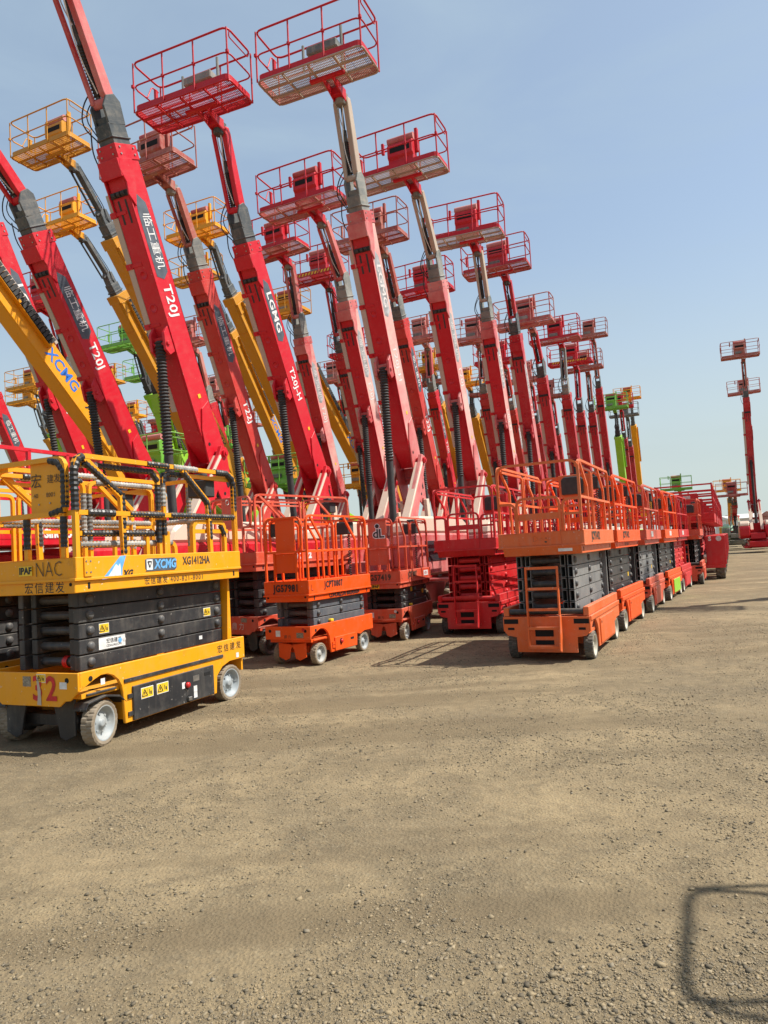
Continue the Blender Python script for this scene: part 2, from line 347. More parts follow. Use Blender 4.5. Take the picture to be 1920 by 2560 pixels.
def scissor(name, label, group, loc, yaw, S, ref='front'):
    L, W, a = S['L'], S['W'], S['L']/2
    rz = math.atan2(-math.cos(R(yaw)), -math.sin(R(yaw)))
    ux = Vector((-math.sin(R(yaw)), -math.cos(R(yaw)), 0)); uy = Vector((math.cos(R(yaw)), -math.sin(R(yaw)), 0))
    c = Vector((loc[0], loc[1], 0))
    c = c-ux*a if ref == 'front' else c-ux*(a-.1*L)-uy*W/2
    T = thing('scissor_lift', label, 'scissor lift', group, c, rz)
    K = S['key']; P, A = S['paint'], S['arm']
    ct, pb, pk, st, rt, mid, n = S['ct'], S['pb'], S['pk'], S['st'], S['rt'], S['mid'], S['n']
    h = W/2; wr = S['wr']; steer = S['end'] == 'steer'
    # --- chassis
    low = .13 if steer else .12
    def side_poly(f=1):
        fa = ct-.16 if steer else ct-.20
        wx = a-.28 if steer else a-.30
        return [(a, ct), (a, fa)]+arc(wx, fa-.13, .23 if steer else .26, 62, 178, 6)+[(wx-.25, low), (-a+.56, low), (-a+.54, .32)]+arc(-a+.28, .30, .25, 176, 90, 4)[0:0]+[(-a+.44, ct-.29), (-a+.30, ct-.25), (-a, ct-.25), (-a, ct)]
    for sg in (1, -1):
        part('side_plate', (K, 'sp', sg), lambda: MB().prism(side_poly(), sg*h, sg*(h-.035)), P, T, bevel=.006)
    def tray():
        b = MB(); b.box(-a+.05, a-.05, -h+.04, h-.04, ct-.24, ct-.2); b.box(-a+.58, a-.56, -h+.06, h-.06, .16, ct-.25)
        b.box(-a, -a+.03, -h+.036, h-.036, .3, ct-.004); return b
    part('tray', (K, 'tray'), tray, P if not steer else P, T)
    if steer:
        dz = .30 if S['big'] else .19
        def fp():
            if S['big']:
                q = [(h-.001, ct), (h-.001, ct-.16), (h-.10, ct-.245), (h-.165, ct-.25), (h-.23, ct-.30)]
            else: q = [(h-.001, ct), (h-.001, ct-.19)]
            return MB().prism(q+[(-y, z) for y, z in q[::-1]], a, a+.022, 'x')
        part('front_plate', (K, 'fp'), fp, P, T, bevel=.004)
        for y in ((h*.78, -h*.78)): part('lifting_hole', ('hole', .024), lambda: disc(.024), HOLE, T, on_end(a+.018, y, ct-.065))
        part('lifting_hole', ('hole', .024), lambda: disc(.024), HOLE, T, on_side(a-.12, h-.003, ct-.07))
        for y in (h-.075, -h+.075):
            wheel(T, (K, 'w'), a-.28, y, wr, .125 if S['big'] else .10, 22, .006, S['tyre'], S['rim'], S.get('steer', 0))
            wheel(T, (K, 'w'), -a+.27, y, wr, .125 if S['big'] else .10, 22, .006, S['tyre'], S['rim'])
        # steering yokes, fenders and motors
        def yoke():
            b = MB()
            for sg in (1, -1):
                y0 = sg*(h-.16); y1 = sg*(h-.33)
                b.prism([(y0, ct-.25), (y0, .12), (sg*(h-.28), .07), (y1-sg*.02, .10), (y1-sg*.05, .24), (y1-sg*.1, ct-.28)], a-.10, a-.08, 'x')
                b.cyl((a-.28, sg*(h-.14), ct-.33), (a-.28, sg*(h-.14), ct-.20), .05, 12)
                b.box(a-.45, a-.1, sg*(h-.3), sg*(h-.02), ct-.225, ct-.205)
            b.box(a-.36, a-.2, -h+.2, h-.2, .17, .27); return b
        part('steering_yoke', (K, 'yoke'), yoke, BLACK if S['big'] else P, T, bevel=.004)
        if S['big']:
            def fender(sg):
                q = [(a-.06, .36), (a-.09, .415), (a-.30, .445), (a-.47, .41), (a-.55, .34)]
                return MB().prism(q+[(x, z-.018) for x, z in q[::-1]], sg*(h-.17), sg*(h+.0))
            for sg in (1, -1): part('fender', (K, 'fend', sg), lambda: fender(sg), BLACK, T, bevel=.003)
            def motor(sg):
                b = MB()
                if 1: b.lathe([(.001, 0), (.11, .0), (.11, .09), (.07, .12), (.07, .22), (.001, .22)], 16, Matrix.Translation((a-.28, sg*(h-.16), .2)) @ Matrix.Rotation(R(90*sg), 4, 'X'))
                return b
            for sg in (1, -1): part('drive_motor', (K, 'motor', sg), lambda: motor(sg), BLACK, T)
        # service door on the side
        dm = S.get('door', P); x0, x1 = -a+.63, a-.62
        d = part('service_door', (K, 'door'), lambda: MB().box(x0, x1, h-.01, h+.022, low+.01, ct-.235), dm, T, bevel=.005)
        part('door_hinge', (K, 'hinge'), lambda: MB().box(x1, x1+.06, h, h+.014, low+.06, low+.10).box(x1, x1+.06, h, h+.014, ct-.34, ct-.30), BLACK if S['big'] else P, T)
        part('latch_slot', ('slot',), lambda: MB().box(-.05, .05, 0, .004, -.017, .017), HOLE, T, Matrix.Translation((x0+.12, h+.021, ct-.31)))
        part('emergency_button_well', ('hole', .045), lambda: disc(.045), HOLE, T, on_side(x0+.46, h+.02, (ct-.235+low)/2+.03))
        part('emergency_button', ('btn',), lambda: MB().lathe([(.028, 0), (.03, .02), (.02, .03), (.001, .032)], 16), RED_PLASTIC, T, on_side(x0+.46, h+.024, (ct-.235+low)/2+.03))
    else:
        # square end plate with forklift pockets, ladder and tail bar
        def ep():
            z1 = ct
            q = [(h-.0, z1), (h-.0, z1-.19), (h-.06, z1-.26), (h-.18, z1-.28), (h-.185, .115)]
            return MB().prism(q+[(-y, z) for y, z in q[::-1]], a, a+.022, 'x')
        part('end_plate', (K, 'ep'), ep, P, T, bevel=.004)
        for sg in (1, -1):
            part('fork_pocket', (K, 'pocket'), lambda: MB().box(0, .006, -.1, .1, -.032, .032), HOLE, T, Matrix.Translation((a+.02, sg*(h-.115), ct-.065)))
            part('tie_down_slot', (K, 'slot2'), lambda: MB().box(0, .006, -.045, .045, -.016, .016), HOLE, T, Matrix.Translation((a+.02, sg*(h-.11), ct-.165)))
            part('rail_end', (K, 're', sg), lambda: MB().box(-a+.02, a+.01, sg*(h-.01), sg*(h-.085), ct+.004, ct+.125), P, T, bevel=.008)
            wheel(T, (K, 'w'), a-.30, sg*(h-.075), wr, .13, 22, .007, S['tyre'], S['rim'])
            wheel(T, (K, 'w'), -a+.27, sg*(h-.075), wr, .13, 22, .007, S['tyre'], S['rim'])
        part('recess', (K, 'recess'), lambda: MB().box(a+.02, a+.027, -.15, .1, .22, .28).box(a+.02, a+.027, -.15, .1, .33, .44), HOLE, T)
        part('tail_bar', (K, 'tbar'), lambda: MB().cyl((a-.05, -h+.08, ct+.06), (a-.05, h-.08, ct+.06), .04, 12), S.get('armdark', A), T)
        part('service_door', (K, 'door'), lambda: MB().box(-a+.62, a-.66, h-.01, h+.016, low+.03, ct-.10), P, T, bevel=.005)
        part('side_band', (K, 'band'), lambda: MB().box(-a+.02, a-.01, h-.01, h+.014, ct-.065, ct-.0), P, T, bevel=.005)
        part('latch_slot', ('hole', .018), lambda: disc(.018), HOLE, T, on_side(a-.74, h+.014, ct-.16))
        if S.get('ladder', True):
            x0 = a+.05
            def stile(y, foot):
                b = MB(); b.rect([(x0+.02, y, 1.28), (x0+.05, y, .62), (x0+.07, y, .22)], .022, .055, (0, 1, 0))
                if foot: b.prism([(x0+.03, .62), (x0+.11, .62), (x0+.20, .17), (x0+.12, .14), (x0+.05, .2)], y, y+.02)
                return b
            yl, yr = -.215, .215
            part('ladder_stile', (K, 'st0'), lambda: stile(yl, False), P, T, bevel=.003)
            part('ladder_stile', (K, 'st1'), lambda: stile(yr, True), P, T, bevel=.003)
            for z in (1.26, .98, .70, .45, .20):
                xx = x0+.02+(1.28-z)*.045
                part('ladder_rung', (K, 'rung'), lambda: MB().box(-.022, .022, yl, yr, -.018, .018), P, T, Matrix.Translation((xx, 0, z)))
    # --- scissor stack
    z0 = ct-.03 if steer else ct+.02; hs = (pb-z0)/n
    xi0, xi1 = -a+.14, a-(.20 if steer else .12)
    yo, yi = h-.24, h-.35
    if S['W'] < 1: yo, yi = h-.11, h-.19
    for i in range(n):
        zc = z0+hs*i; cut = S.get('fade_top', 0)
        for y, q in ((yo, 0), (yi, 1), (-yi, 1), (-yo, 0)):
            xa, xb = (xi0, xi1) if q == 0 else (xi0+.03, xi1-.05)
            part('scissor_arm', (K, 'arm', q), (lambda: hollow(xa, xb, 0, .07, .006, hs-.006)) if not steer else (lambda: MB().box(xa, xb, -.035, .035, .006, hs-.006)), A, T, Matrix.Translation((0, y, zc)), bevel=.0 if not steer else .006)
        part('cross_tube', (K, 'ctube'), lambda: MB().cyl((0, -yi+.03, 0), (0, yi-.03, 0), hs*.28, 12), S.get('armdark', A), T, Matrix.Translation((xi1-.13, 0, zc+hs*.5)))
        for x in (xi1-.13, (xi0+xi1)/2-.02, xi0+.10):
            if x < 0 and i == 0 and steer: continue
            part('pivot_pin', (K, 'pin'), lambda: MB().lathe([(hs*.29, 0), (hs*.29, .018), (hs*.22, .026), (hs*.2, .03), (.001, .03)], 14), S.get('pin', PINM if A in (BLACK, GREYARM, BLUEGREY) else A), T, on_side(x, yo+.034, zc+hs*.5))
    part('stack_support', (K, 'supp'), lambda: MB().prism([(-a+.07, ct-.05), (-a+.15, ct-.05), (-a+.10, pb), (-a+.07, pb)], h-.24, h-.13), P if steer else A, T)
    # --- platform
    def plat():
        b = MB(); t = .03; lo = .05 if not steer else .03
        if steer:
            b.box(-a+.01, a, -h+.02, h-.02, pb, pk)
        else:
            b.prism([(a+.02, pk), (a-.05, pb), (-a+.05, pb), (-a, pk)], -h+.06, h-.05)
        for sg in (1, -1): b.box(-a, a, sg*h, sg*(h-t), pk+.003, st)
        b.box(-a, -a+t, -h+t, h-t, pk+.003, st); b.box(a-t, a, -h+t, h-t, pk+.003, st-.0)
        return b
    part('platform', (K, 'plat'), plat, P, T, bevel=.006)
    part('platform_lip', (K, 'lip'), lambda: MB().box(-a-.004, a+.02, -h-.006, h+.006, pk-.012, pk+.012), P, T, bevel=.003)
    for y in (h-.07, -h+.07): part('bolt_hole', ('hole', .016), lambda: disc(.016), HOLE, T, on_end((a if steer else a-.02)-.002, y, (pb+pk)/2+.02))
    part('bolt_hole', ('slotv',), lambda: MB().box(-.013, .013, 0, .005, -.028, .028), HOLE, T, Matrix.Translation((a-.16, h-.022 if steer else h-.052, (pb+pk)/2)))
    part('bolt_hole', ('slotv',), lambda: MB().box(-.013, .013, 0, .005, -.028, .028), HOLE, T, Matrix.Translation((-a+.12, h-.022 if steer else h-.052, (pb+pk)/2)))
    # --- guard rails
    rm = S.get('rail', P); wn = S.get('rw', .034); e = .03
    for sg in (1, -1):
        y = sg*(h-e); yi_ = sg*(h-e-.045); NY = (0, 1, 0)
        f = lambda q, yy=y: [(x, yy, z) for x, z in q]
        part('guard_rail', (K, 'gr', sg), lambda: rail_tubes([
            (fillet(f([(a-.04, st), (a-.04, rt), (-a+.04, rt), (-a+.04, st)]), .13), NY),
            (f([(a-.05, mid), (-a+.05, mid)]), NY)], wn, wn), rm, T)
        part('inner_rail', (K, 'ir', sg), lambda: rail_tubes([
            (fillet(f([(a-.09, rt-.07), (.07, rt-.07), (.07, st)], yi_), .09), NY),
            (fillet(f([(-.01, st), (-.01, rt-.07), (-a+.09, rt-.07)], yi_), .09), NY)], wn*.9, wn*.9), rm, T)
        for q_ in (((a-.16, rt-.02), (a*.52, mid+.17), (a*.5, st-.03)), ((-a*.22, rt-.02), (-a*.56, mid+.17), (-a*.58, st-.03))):
            part('slanted_post', (K, 'slp', sg, q_), lambda: rail_tubes([(f(q_), NY)], wn*.9, wn*1.1), rm, T)
    NX = (1, 0, 0); g = lambda q, x: [(x, y, z) for y, z in q]
    xe = a-.045
    if steer:
        part('end_rail', (K, 'er'), lambda: rail_tubes([
            (fillet(g([(-h+.06, mid), (-h+.06, rt-.02), (h-.12, rt-.02), (h-.12, mid), (-h+.06, mid)], xe+.02), .11), NX),
            (fillet(g([(-h+.10, mid+.02), (-h+.10, rt-.05), (-h+.3, rt-.05)], xe-.035), .1), NX),
            (g([(S.get('pp0', -h*.52), st-.02), (S.get('pp0', -h*.52), mid)], xe+.01), NX), (g([(S.get('pp1', h*.45), st-.02), (S.get('pp1', h*.45), mid)], xe+.01), NX),
            (g([(-h+.03, mid), (h-.03, mid)], xe-.02), NX)], wn, wn), rm, T)
        if S.get('panel', True):
            part('control_panel', (K, 'pan'), lambda: MB().box(xe-.01, xe+.006, S.get('py0', -h*.44), S.get('py1', h*.42), mid+.0, rt-.03), S.get('panelm', rm), T, bevel=.003)
        if S.get('panel2', True):
            part('lower_panel', (K, 'pan2'), lambda: MB().box(xe-.012, xe+.002, -h*.5, h*.45, st+.28*(mid-st), mid-.02), S.get('panelm', rm), T, bevel=.003)
    else:
        part('end_rail', (K, 'er'), lambda: rail_tubes([
            (fillet(g([(-h+.03, mid), (-h+.03, rt), (h-.03, rt), (h-.03, mid)], xe+.01), .14), NX),
            (fillet(g([(-h+.05, mid-.04), (-h+.26, mid-.04), (-h+.26, st-.02)], xe), .10), NX),
            (fillet(g([(h-.05, mid-.02), (h-.27, mid-.02), (h-.27, st-.02)], xe), .10), NX),
            (g([(h-.26, mid-.22), (h-.04, mid-.22)], xe), NX)], wn, wn), rm, T)
        part('gate', (K, 'gate'), lambda: rail_tubes([
            (fillet(g([(-h+.29, st-.14), (-h+.29, mid+.02), (h-.31, mid+.02), (h-.31, st-.14)], xe+.02), .10), NX)], wn, wn).box(xe+.012, xe+.028, -h+.29, h-.31, mid-.28, mid-.19).box(xe+.03, xe+.048, -h+.29, h-.31, pk+.02, st), rm, T)
        part('control_panel', (K, 'pan'), lambda: MB().box(.05, .066, h-.55, h-.09, mid+.05, rt-.10), rm, T, bevel=.004)
        part('document_box', (K, 'docbox'), lambda: MB().prism([(h-.50, mid+.10), (h-.18, mid+.10), (h-.18, rt-.17), (h-.23, rt-.13), (h-.45, rt-.13), (h-.50, rt-.17)], .068, .13, 'x'), RUBBER, T, bevel=.012)
    part('end_rail', (K, 'er2'), lambda: rail_tubes([
        (fillet(g([(-h+.03, st), (-h+.03, rt-.02), (h-.03, rt-.02), (h-.03, st)], -a+.05), .13), NX), (g([(-h+.03, mid), (h-.03, mid)], -a+.05), NX),
        (g([(-.1, st), (-.1, rt-.05)], -a+.05), NX)], wn, wn), rm, T)
    if S.get('controller', True):
        part('joystick_box', (K, 'joy'), lambda: MB().box(-a+.3, -a+.48, h-.36, h-.1, rt-.28, rt-.08).box(-a+.34, -a+.44, h-.3, h-.16, rt-.08, rt-.0), RUBBER, T, bevel=.012)
        part('coiled_cable', (K, 'coil'), lambda: MB().tube([(-a+.4+.025*math.cos(t*1.9), h-.15+.025*math.sin(t*1.9), rt-.3-.012*t) for t in range(56)], .008, 5), RUBBER, T)
    return T
def spec(**k):
    d = dict(L=2.485, W=1.19, ct=.60, pb=1.43, pk=1.55, st=1.75, rt=2.70, mid=2.20, n=5, wr=.19, paint=ORANGE_OLD, arm=BLACK, armdark=BLACK, tyre=TYRE_DARK, rim=RIM_CREAM, end='ladder', big=True)
    d.update(k); return d
# ------------------------------------------------------------------ boom lifts
PHI = R(24.5); FW = Vector((math.sin(PHI), math.cos(PHI), 0)); LAT = Vector((math.cos(PHI), -math.sin(PHI), 0))
RZ = math.atan2(-FW.y, -FW.x)
def bellows_mb(n=40, r0=.075, r1=.105):
    """ribbed rubber boot of unit length along x"""
    prof = []
    for i in range(n):
        z = i/n; prof += [(r0, z+.05/n), (r1, z+.5/n)]
    prof.append((r0, 1))
    return MB().lathe(prof, 14, Matrix.Rotation(R(90), 4, 'Y'), False)
def along(p, q, M=None):
    """matrix that lays a unit x-length from p to q"""
    p, q = Vector(p), Vector(q); x = q-p; l = x.length; x.normalize(); y = Vector((0, 1, 0)); z = x.cross(y).normalized(); y = z.cross(x)
    return Matrix(((x.x*l, y.x, z.x, p.x), (x.y*l, y.y, z.y, p.y), (x.z*l, y.z, z.z, p.z), (0, 0, 0, 1)))
def frame(p, ang):
    """boom frame: x along the boom raised by ang, y lateral, z the upper side"""
    c, s = math.cos(ang), math.sin(ang)
    return Matrix(((c, 0, -s, p[0]), (0, 1, 0, 0), (s, 0, c, p[2]), (0, 0, 0, 1)))
BW, BD = 2.44, .91
def basket(T, M, c, console=True, cc=None, stripes=False, under=None, toponly=False):
    """work platform; local origin is the middle of the rear floor edge, x forward"""
    hw = BW/2; under = under or c
    B = part('basket', 'bk_toe', lambda: (lambda b: b.rect(fillet([(.02, -hw+.02, .075), (BD-.02, -hw+.02, .075), (BD-.02, hw-.02, .075), (.02, hw-.02, .075)], .12, 4, True), .15, .012, (0, 0, 1), True))(MB()), c, T, M)
    part('floor_frame', 'bk_floor', lambda: (lambda b: [b.tube(fillet([(0, -hw, z), (BD, -hw, z), (BD, hw, z), (0, hw, z)], .13, 4, True), .021, 6, True) for z in (0, )] and
         b.box(.02, BD-.02, -.62, -.58, -.045, -.005).box(.02, BD-.02, .58, .62, -.045, -.005).box(.02, BD-.02, -.02, .02, -.045, -.005).box(.28, .33, -hw, hw, -.04, -.002).box(.60, .65, -hw, hw, -.04, -.002))(MB()), under, B)
    def grating():
        b = MB(); k = 0
        y = -hw+.03
        while y < hw-.02: b.box(.02, BD-.02, y, y+.012, -.004, .006); y += .034
        x = .06
        while x < BD-.03: b.box(x, x+.007, -hw+.03, hw-.03, -.006, .004); x += .07
        return b.mesh('floor_grating', 0, False)
    part('floor_grating', 'bk_grate', grating, under, B)
    rr = .0215
    def rails():
        b = MB(); zt = 1.1
        b.tube(fillet([(0, -hw, zt-.02), (BD, -hw, zt), (BD, hw, zt), (0, hw, zt)], .16, 4, True), rr, 6, True)
        if toponly:
            for x, y in ((BD-.01, -hw+.01), (BD-.01, hw-.01), (.01, hw-.01), (.01, -hw+.01)): b.tube([(x, y, .0), (x, y, zt)], rr*.9, 6)
            return b
        b.tube(fillet([(0, -hw+.35, .58), (0, -hw, .58), (BD, -hw, .58), (BD, hw, .58), (0, hw, .58), (0, .35, .58)], .16, 4), rr*.8, 6)
        b.tube([(0, -.35, .58), (0, -hw+.35, .58)], rr*.8, 6)
        for x, y in ((BD-.01, -hw+.01), (BD, -.42), (BD, .38), (BD-.01, hw-.01), (.01, hw-.01), (.01, -hw+.01), (0, -.42), (0, .42)): b.tube([(x, y, .0), (x, y, zt)], rr*.9, 6)
        b.tube(fillet([(.1, -hw+.02, .92), (.32, -hw+.02, .92), (.5, -hw+.03, .55), (BD-.12, -hw+.02, .55)], .08), rr*.7, 6)
        b.tube(fillet([(BD-.1, hw, 1.08), (BD-.1, hw-.02, .96), (.1, hw-.02, .96), (.1, hw, 1.08)], .06), rr*.6, 6)
        return b
    part('guard_rail', ('bk_rails', toponly), rails, c, B)
    def latch():
        return MB().box(BD-.03, BD+.03, -.03, .03, -.035, .035)
    for y_ in (() if toponly else (-.42, .38, -hw, hw)): part('rail_clamp', 'bk_latch', latch, c, B, Matrix.Translation((0, y_, .58)), bevel=.006)
    if not toponly: part('gate_latch', 'bk_latch2', lambda: MB().box(.12, .2, -hw-.03, -hw+.03, .55, .95), c, B, bevel=.006)
    if console:
        cs = part('control_console', 'bk_cons', lambda: MB().prism([(.02, .18), (.30, .18), (.30, .60), (.36, .66), (.36, .98), (.22, 1.1), (.02, 1.1)], -.36, .36), cc or c, B, bevel=.015)
        part('console_cover', 'bk_cover', lambda: MB().cyl((.22, -.37, 1.14), (.22, .37, 1.14), .10, 14), CANVAS, B)
        part('foot_switch_box', 'bk_box', lambda: MB().box(.302, .40, -.30, .12, .30, .46), GREYD, B, bevel=.02)
        part('console_slot', 'bk_slot', lambda: MB().box(.360, .366, -.28, .28, .76, .90), HOLE, B)
        part('sensor_bar', 'bk_bar', lambda: MB().box(.05, .15, .36, .44, .75, 1.38).box(.05, .13, -.62, -.55, .95, 1.25).tube([(.1, .4, 1.32), (.1, 0, 1.14), (.1, -.58, 1.2)], .006, 4), cc or c, B, bevel=.015)
    else:
        part('control_console', 'bk_cons2', lambda: MB().box(.05, .38, -.30, .42, .62, .80).box(.06, .12, .38, .44, .4, 1.25).box(.06, .12, -.55, -.49, .5, 1.1), GREYD, B, bevel=.02)
    if stripes:
        part('hazard_stripes', 'bk_str', lambda: (lambda b: [b.prism([(y, .03), (y+.07, .03), (y+.12, .13), (y+.05, .13)], BD-.012, BD-.009+.004, 'x') for y in [-.95+.14*i for i in range(14)]] and b)(MB()), STICKER_Y, B)
    part('mount_arm', 'bk_mount', lambda: MB().prism([(-.16, -.02), (.5, -.045), (.5, -.10), (.0, -.26), (-.16, -.30)], -.13, -.09).prism([(-.16, -.02), (.5, -.045), (.5, -.10), (.0, -.26), (-.16, -.30)], .09, .13).box(-.1, .1, -.09, .09, -.24, -.06).box(.42, .52, -.4, .4, -.11, -.046), c, B, Matrix.Translation((0, .22, 0)), bevel=.01)
    return B
def main_boom(kind):
    """returns builders in the boom frame for a T boom of length 5.75 (x from 0)"""
    L = 5.75
    b = MB(); b.box(.35, L-.02, -.20, .20, -.27, .27)
    b.prism([(.35, -.27), (.35, .27), (-.15, .20), (-.15, -.05)], -.20, .20)
    return b
def boom_lift(label, group, s, k, ang, jang, jlen, C, L=5.75, text=(), console=True, detail=2, yaw=None, origin=None, pz=3.75, hood=True):
    """C: colours boom, jib, basket, hood, head"""
    T = thing('boom_lift', label, 'boom lift', group)
    piv = FW*s+LAT*k
    if origin is not None: piv = Vector((origin[0], origin[1], 0))
    rz = RZ if yaw is None else math.atan2(-math.cos(R(yaw)), -math.sin(R(yaw)))
    xd = Vector((math.cos(rz), math.sin(rz), 0))
    T.location = piv+xd*1.2; T.rotation_euler = (0, 0, rz)
    p = (-1.2, 0, pz); a = R(ang); jlen += .17 if yaw is None else 0
    bc, jc, kc, hc, gc = C['boom'], C['jib'], C['basket'], C['hood'], C['head']; am = C.get('arms', bc)
    # undercarriage
    part('chassis', 'bl_ch', lambda: MB().prism([(-1.55, .45), (-1.3, .36), (1.3, .36), (1.55, .45), (1.6, .82), (-1.6, .82)], -.62, .62).box(-1.32, -1.08, -.95, .95, .36, .52).box(1.08, 1.32, -.95, .95, .36, .52), hc, T, bevel=.03)
    for x in (1.2, -1.2):
        for y in (1.0, -1.0):
            if detail > 1 or y > 0: wheel(T, 'rt', x, y, .43, .33, 12, .035, TYRE_TAN if detail > 1 else TYRE_DARK, RIM_CREAM, ring=.62, hub=.2, dish=.3)
    part('turntable', 'bl_tt', lambda: MB().lathe([(.7, .82), (.7, .95), (.55, .95), (.55, 1.0), (.001, 1.0)], 24).box(-1.75, 1.25, -.48, .48, 1.0, 1.42).box(-1.7, -1.2, -.46, .46, 1.42, 2.15), hc, T, bevel=.02)
    # hoods either side with pale tops
    for sg in (1, -1):
        y0, y1 = sg*.50, sg*1.16
        part('hood', ('bl_hood', sg), lambda: MB().prism([(-1.95, 1.05), (1.0, 1.05), (1.32, 1.25), (1.36, 1.75), (1.30, 1.95), (-2.0, 1.95), (-2.02, 1.3)], y0, y1), hc, T, bevel=.05)
        part('hood_top', ('bl_hoodt', sg), lambda: MB().prism([(1.30, 1.945), (1.22, 2.16), (1.0, 2.30), (-1.6, 2.33), (-1.95, 2.2), (-2.0, 1.945)], sg*.52, sg*1.145), C.get('top', CREAM), T, bevel=.05)
        if sg > 0:
            part('window_panel', 'bl_win', lambda: MB().prism([(.95, 1.35), (.98, 1.78), (-.25, 1.78), (-.25, 1.35)], y1-.01, y1+.012), GLASS, T, bevel=.004)
            part('vent', 'bl_vent', lambda: (lambda b: [b.box(-1.5, -.6, y1-.01, y1+.01, 1.3+.06*i, 1.325+.06*i) for i in range(7)] and b)(MB()), HOLE, T)
    # riser arms that carry the boom pivot
    sc_ = (pz-1.75)/2.0
    for sg in (1, -1):
        Mz = Matrix.Translation((0, 0, 1.75)) @ Matrix.Diagonal((1, 1, sc_, 1))
        part('riser_arm', ('bl_arm', sg), lambda: MB().prism([(-1.36, 2.02), (-1.3, 2.12), (-1.14, 2.15), (-1.04, 1.95), (.48, -.1), (.10, -.3), (-.45, .25)], sg*.30, sg*.40), am, T, Mz, bevel=.012)
        part('riser_edge', ('bl_arme', sg), lambda: MB().prism([(-1.06, 1.96), (.49, -.08), (.45, -.13), (-1.09, 1.90)], sg*.235, sg*.425), C.get('top', CREAM), T, Mz, bevel=.008)
    part('pivot_pin', 'bl_piv', lambda: MB().cyl((0, -.45, 0), (0, .45, 0), .075, 12).cyl((0, .40, 0), (0, .47, 0), .04, 8), bc, T, Matrix.Translation(p))
    # main boom
    Fm = frame(p, a); sx = L/5.75
    B = part('boom', ('bl_boom',), lambda: main_boom(0), bc, T, Fm @ Matrix.Diagonal((sx, 1, 1, 1)), bevel=.022)
    if C.get('skin') is not None: part('weathered_sunlit_side', 'bl_skin', lambda: MB().box(.42, 5.49, .2003, .2006+.002, -.255, .255), C['skin'], B)  # paler skin on the sunny face: chalked paint plus painted-in sun glare
    def tail():
        b = MB(); q = [(1.05, .20), (.55, .27), (-.1, .30), (-1.05, .12), (-1.12, -.10), (-.95, -.26), (-.45, -.34), (.1, -.30), (.55, -.24), (.95, -.05)]
        for sg in (1, -1): b.prism(q, sg*.203, sg*.235)
        b.cyl((-.95, -.28, -.08), (-.95, .28, -.08), .06, 10).cyl((-.45, -.27, .12), (-.45, .27, .12), .05, 10).box(-.6, -.2, -.2, .2, .1, .22)
        return b
    part('tail_plate', 'bl_tail', tail, am, B, bevel=.006)
    part('tail_slot', 'bl_slots', lambda: (lambda b: [b.prism([(x-.09, z-.035), (x+.09, z-.035), (x+.11, z), (x+.09, z+.035), (x-.09, z+.035), (x-.11, z)], .233, .240) for x, z in ((-.30, -.10), (-.62, .05))] and [b.prism(arc(x, z, .035, 0, 330, 10), .233, .240) for x, z in ((-.15, .1), (-.8, -.12), (.25, -.15))] and b)(MB()), HOLE, B)
    te = Fm @ Vector((-.95, 0, -.08))
    part('tail_link', 'bl_link', lambda: MB().box(0, 1, .27, .36, -.09, .09).box(0, 1, -.36, -.27, -.09, .09), C.get('top', CREAM), T, along(te, (-1.55, 0, 1.9)), bevel=.01)
    # cable channel on the shaded side, clips along it
    part('cable_channel', 'bl_chan', lambda: MB().box(1.0, 5.0, -.335, -.205, -.268, -.06), BEIGE, B, bevel=.006)
    for x in (1.5, 2.6, 3.7, 4.6): part('channel_clip', 'bl_clip', lambda: MB().box(0, .10, -.35, -.20, -.285, -.04).box(.02, .08, -.25, .02, -.285, -.268), bc, B, Matrix.Translation((x, 0, 0)), bevel=.004)
    for x in (2.95, 3.55): part('boss', 'bl_boss', lambda: MB().lathe([(.085, .0), (.085, -.008), (.065, -.008), (.065, -.003), (.001, -.003)], 16), bc, B, Matrix.Translation((x, -.02, -.27)))
    part('edge_strip', 'bl_edge', lambda: MB().box(.45, 5.45, .196, .209, -.278, -.248), bc, B, bevel=.003)
    part('seam_plate', 'bl_seam', lambda: MB().box(.55, 2.0, -.16, .16, -.281, -.268), bc, B, bevel=.004)
    part('sticker', 'bl_stk', lambda: MB().box(1.15, 1.23, .205, .209, -.03, .05), STICKER_Y, B)
    # front end: bolted collar, roller box and the dark knuckle
    part('end_flange', 'bl_flg', lambda: MB().box(5.50, 5.75, -.215, .215, -.285, .285).box(5.20, 5.50, -.23, .23, -.36, -.26).prism([(5.05, -.05), (5.5, .05), (5.5, -.30), (5.3, -.36), (5.1, -.28), (4.9, -.32), (4.7, -.2)], .205, .235).prism([(4.6, -.12), (5.5, -.12), (5.5, -.34), (4.6, -.3)], -.235, -.205), am, B, bevel=.006)
    part('roller', 'bl_rol', lambda: (lambda b: [b.cyl((4.95, y, -.30), (4.95, y+.07, -.30), .045, 10) for y in (-.14, -.035, .07)] and b.box(4.9, 5.0, -.2, .2, -.29, -.272).box(4.45, 4.85, -.1, -.06, -.276, -.268).box(4.45, 4.85, .06, .1, -.276, -.268))(MB()), RUBBER, B)
    part('bolts', 'bl_bolt', lambda: (lambda b: [b.cyl((x, y, -.30), (x, y, -.28), .016, 6) for x in (5.58, 5.69) for y in (-.13, .13)] and [b.cyl((x, .21, z), (x, .23, z), .018, 6) for x in (5.58, 5.69) for z in (-.18, .18)] and b)(MB()), STEEL, B)
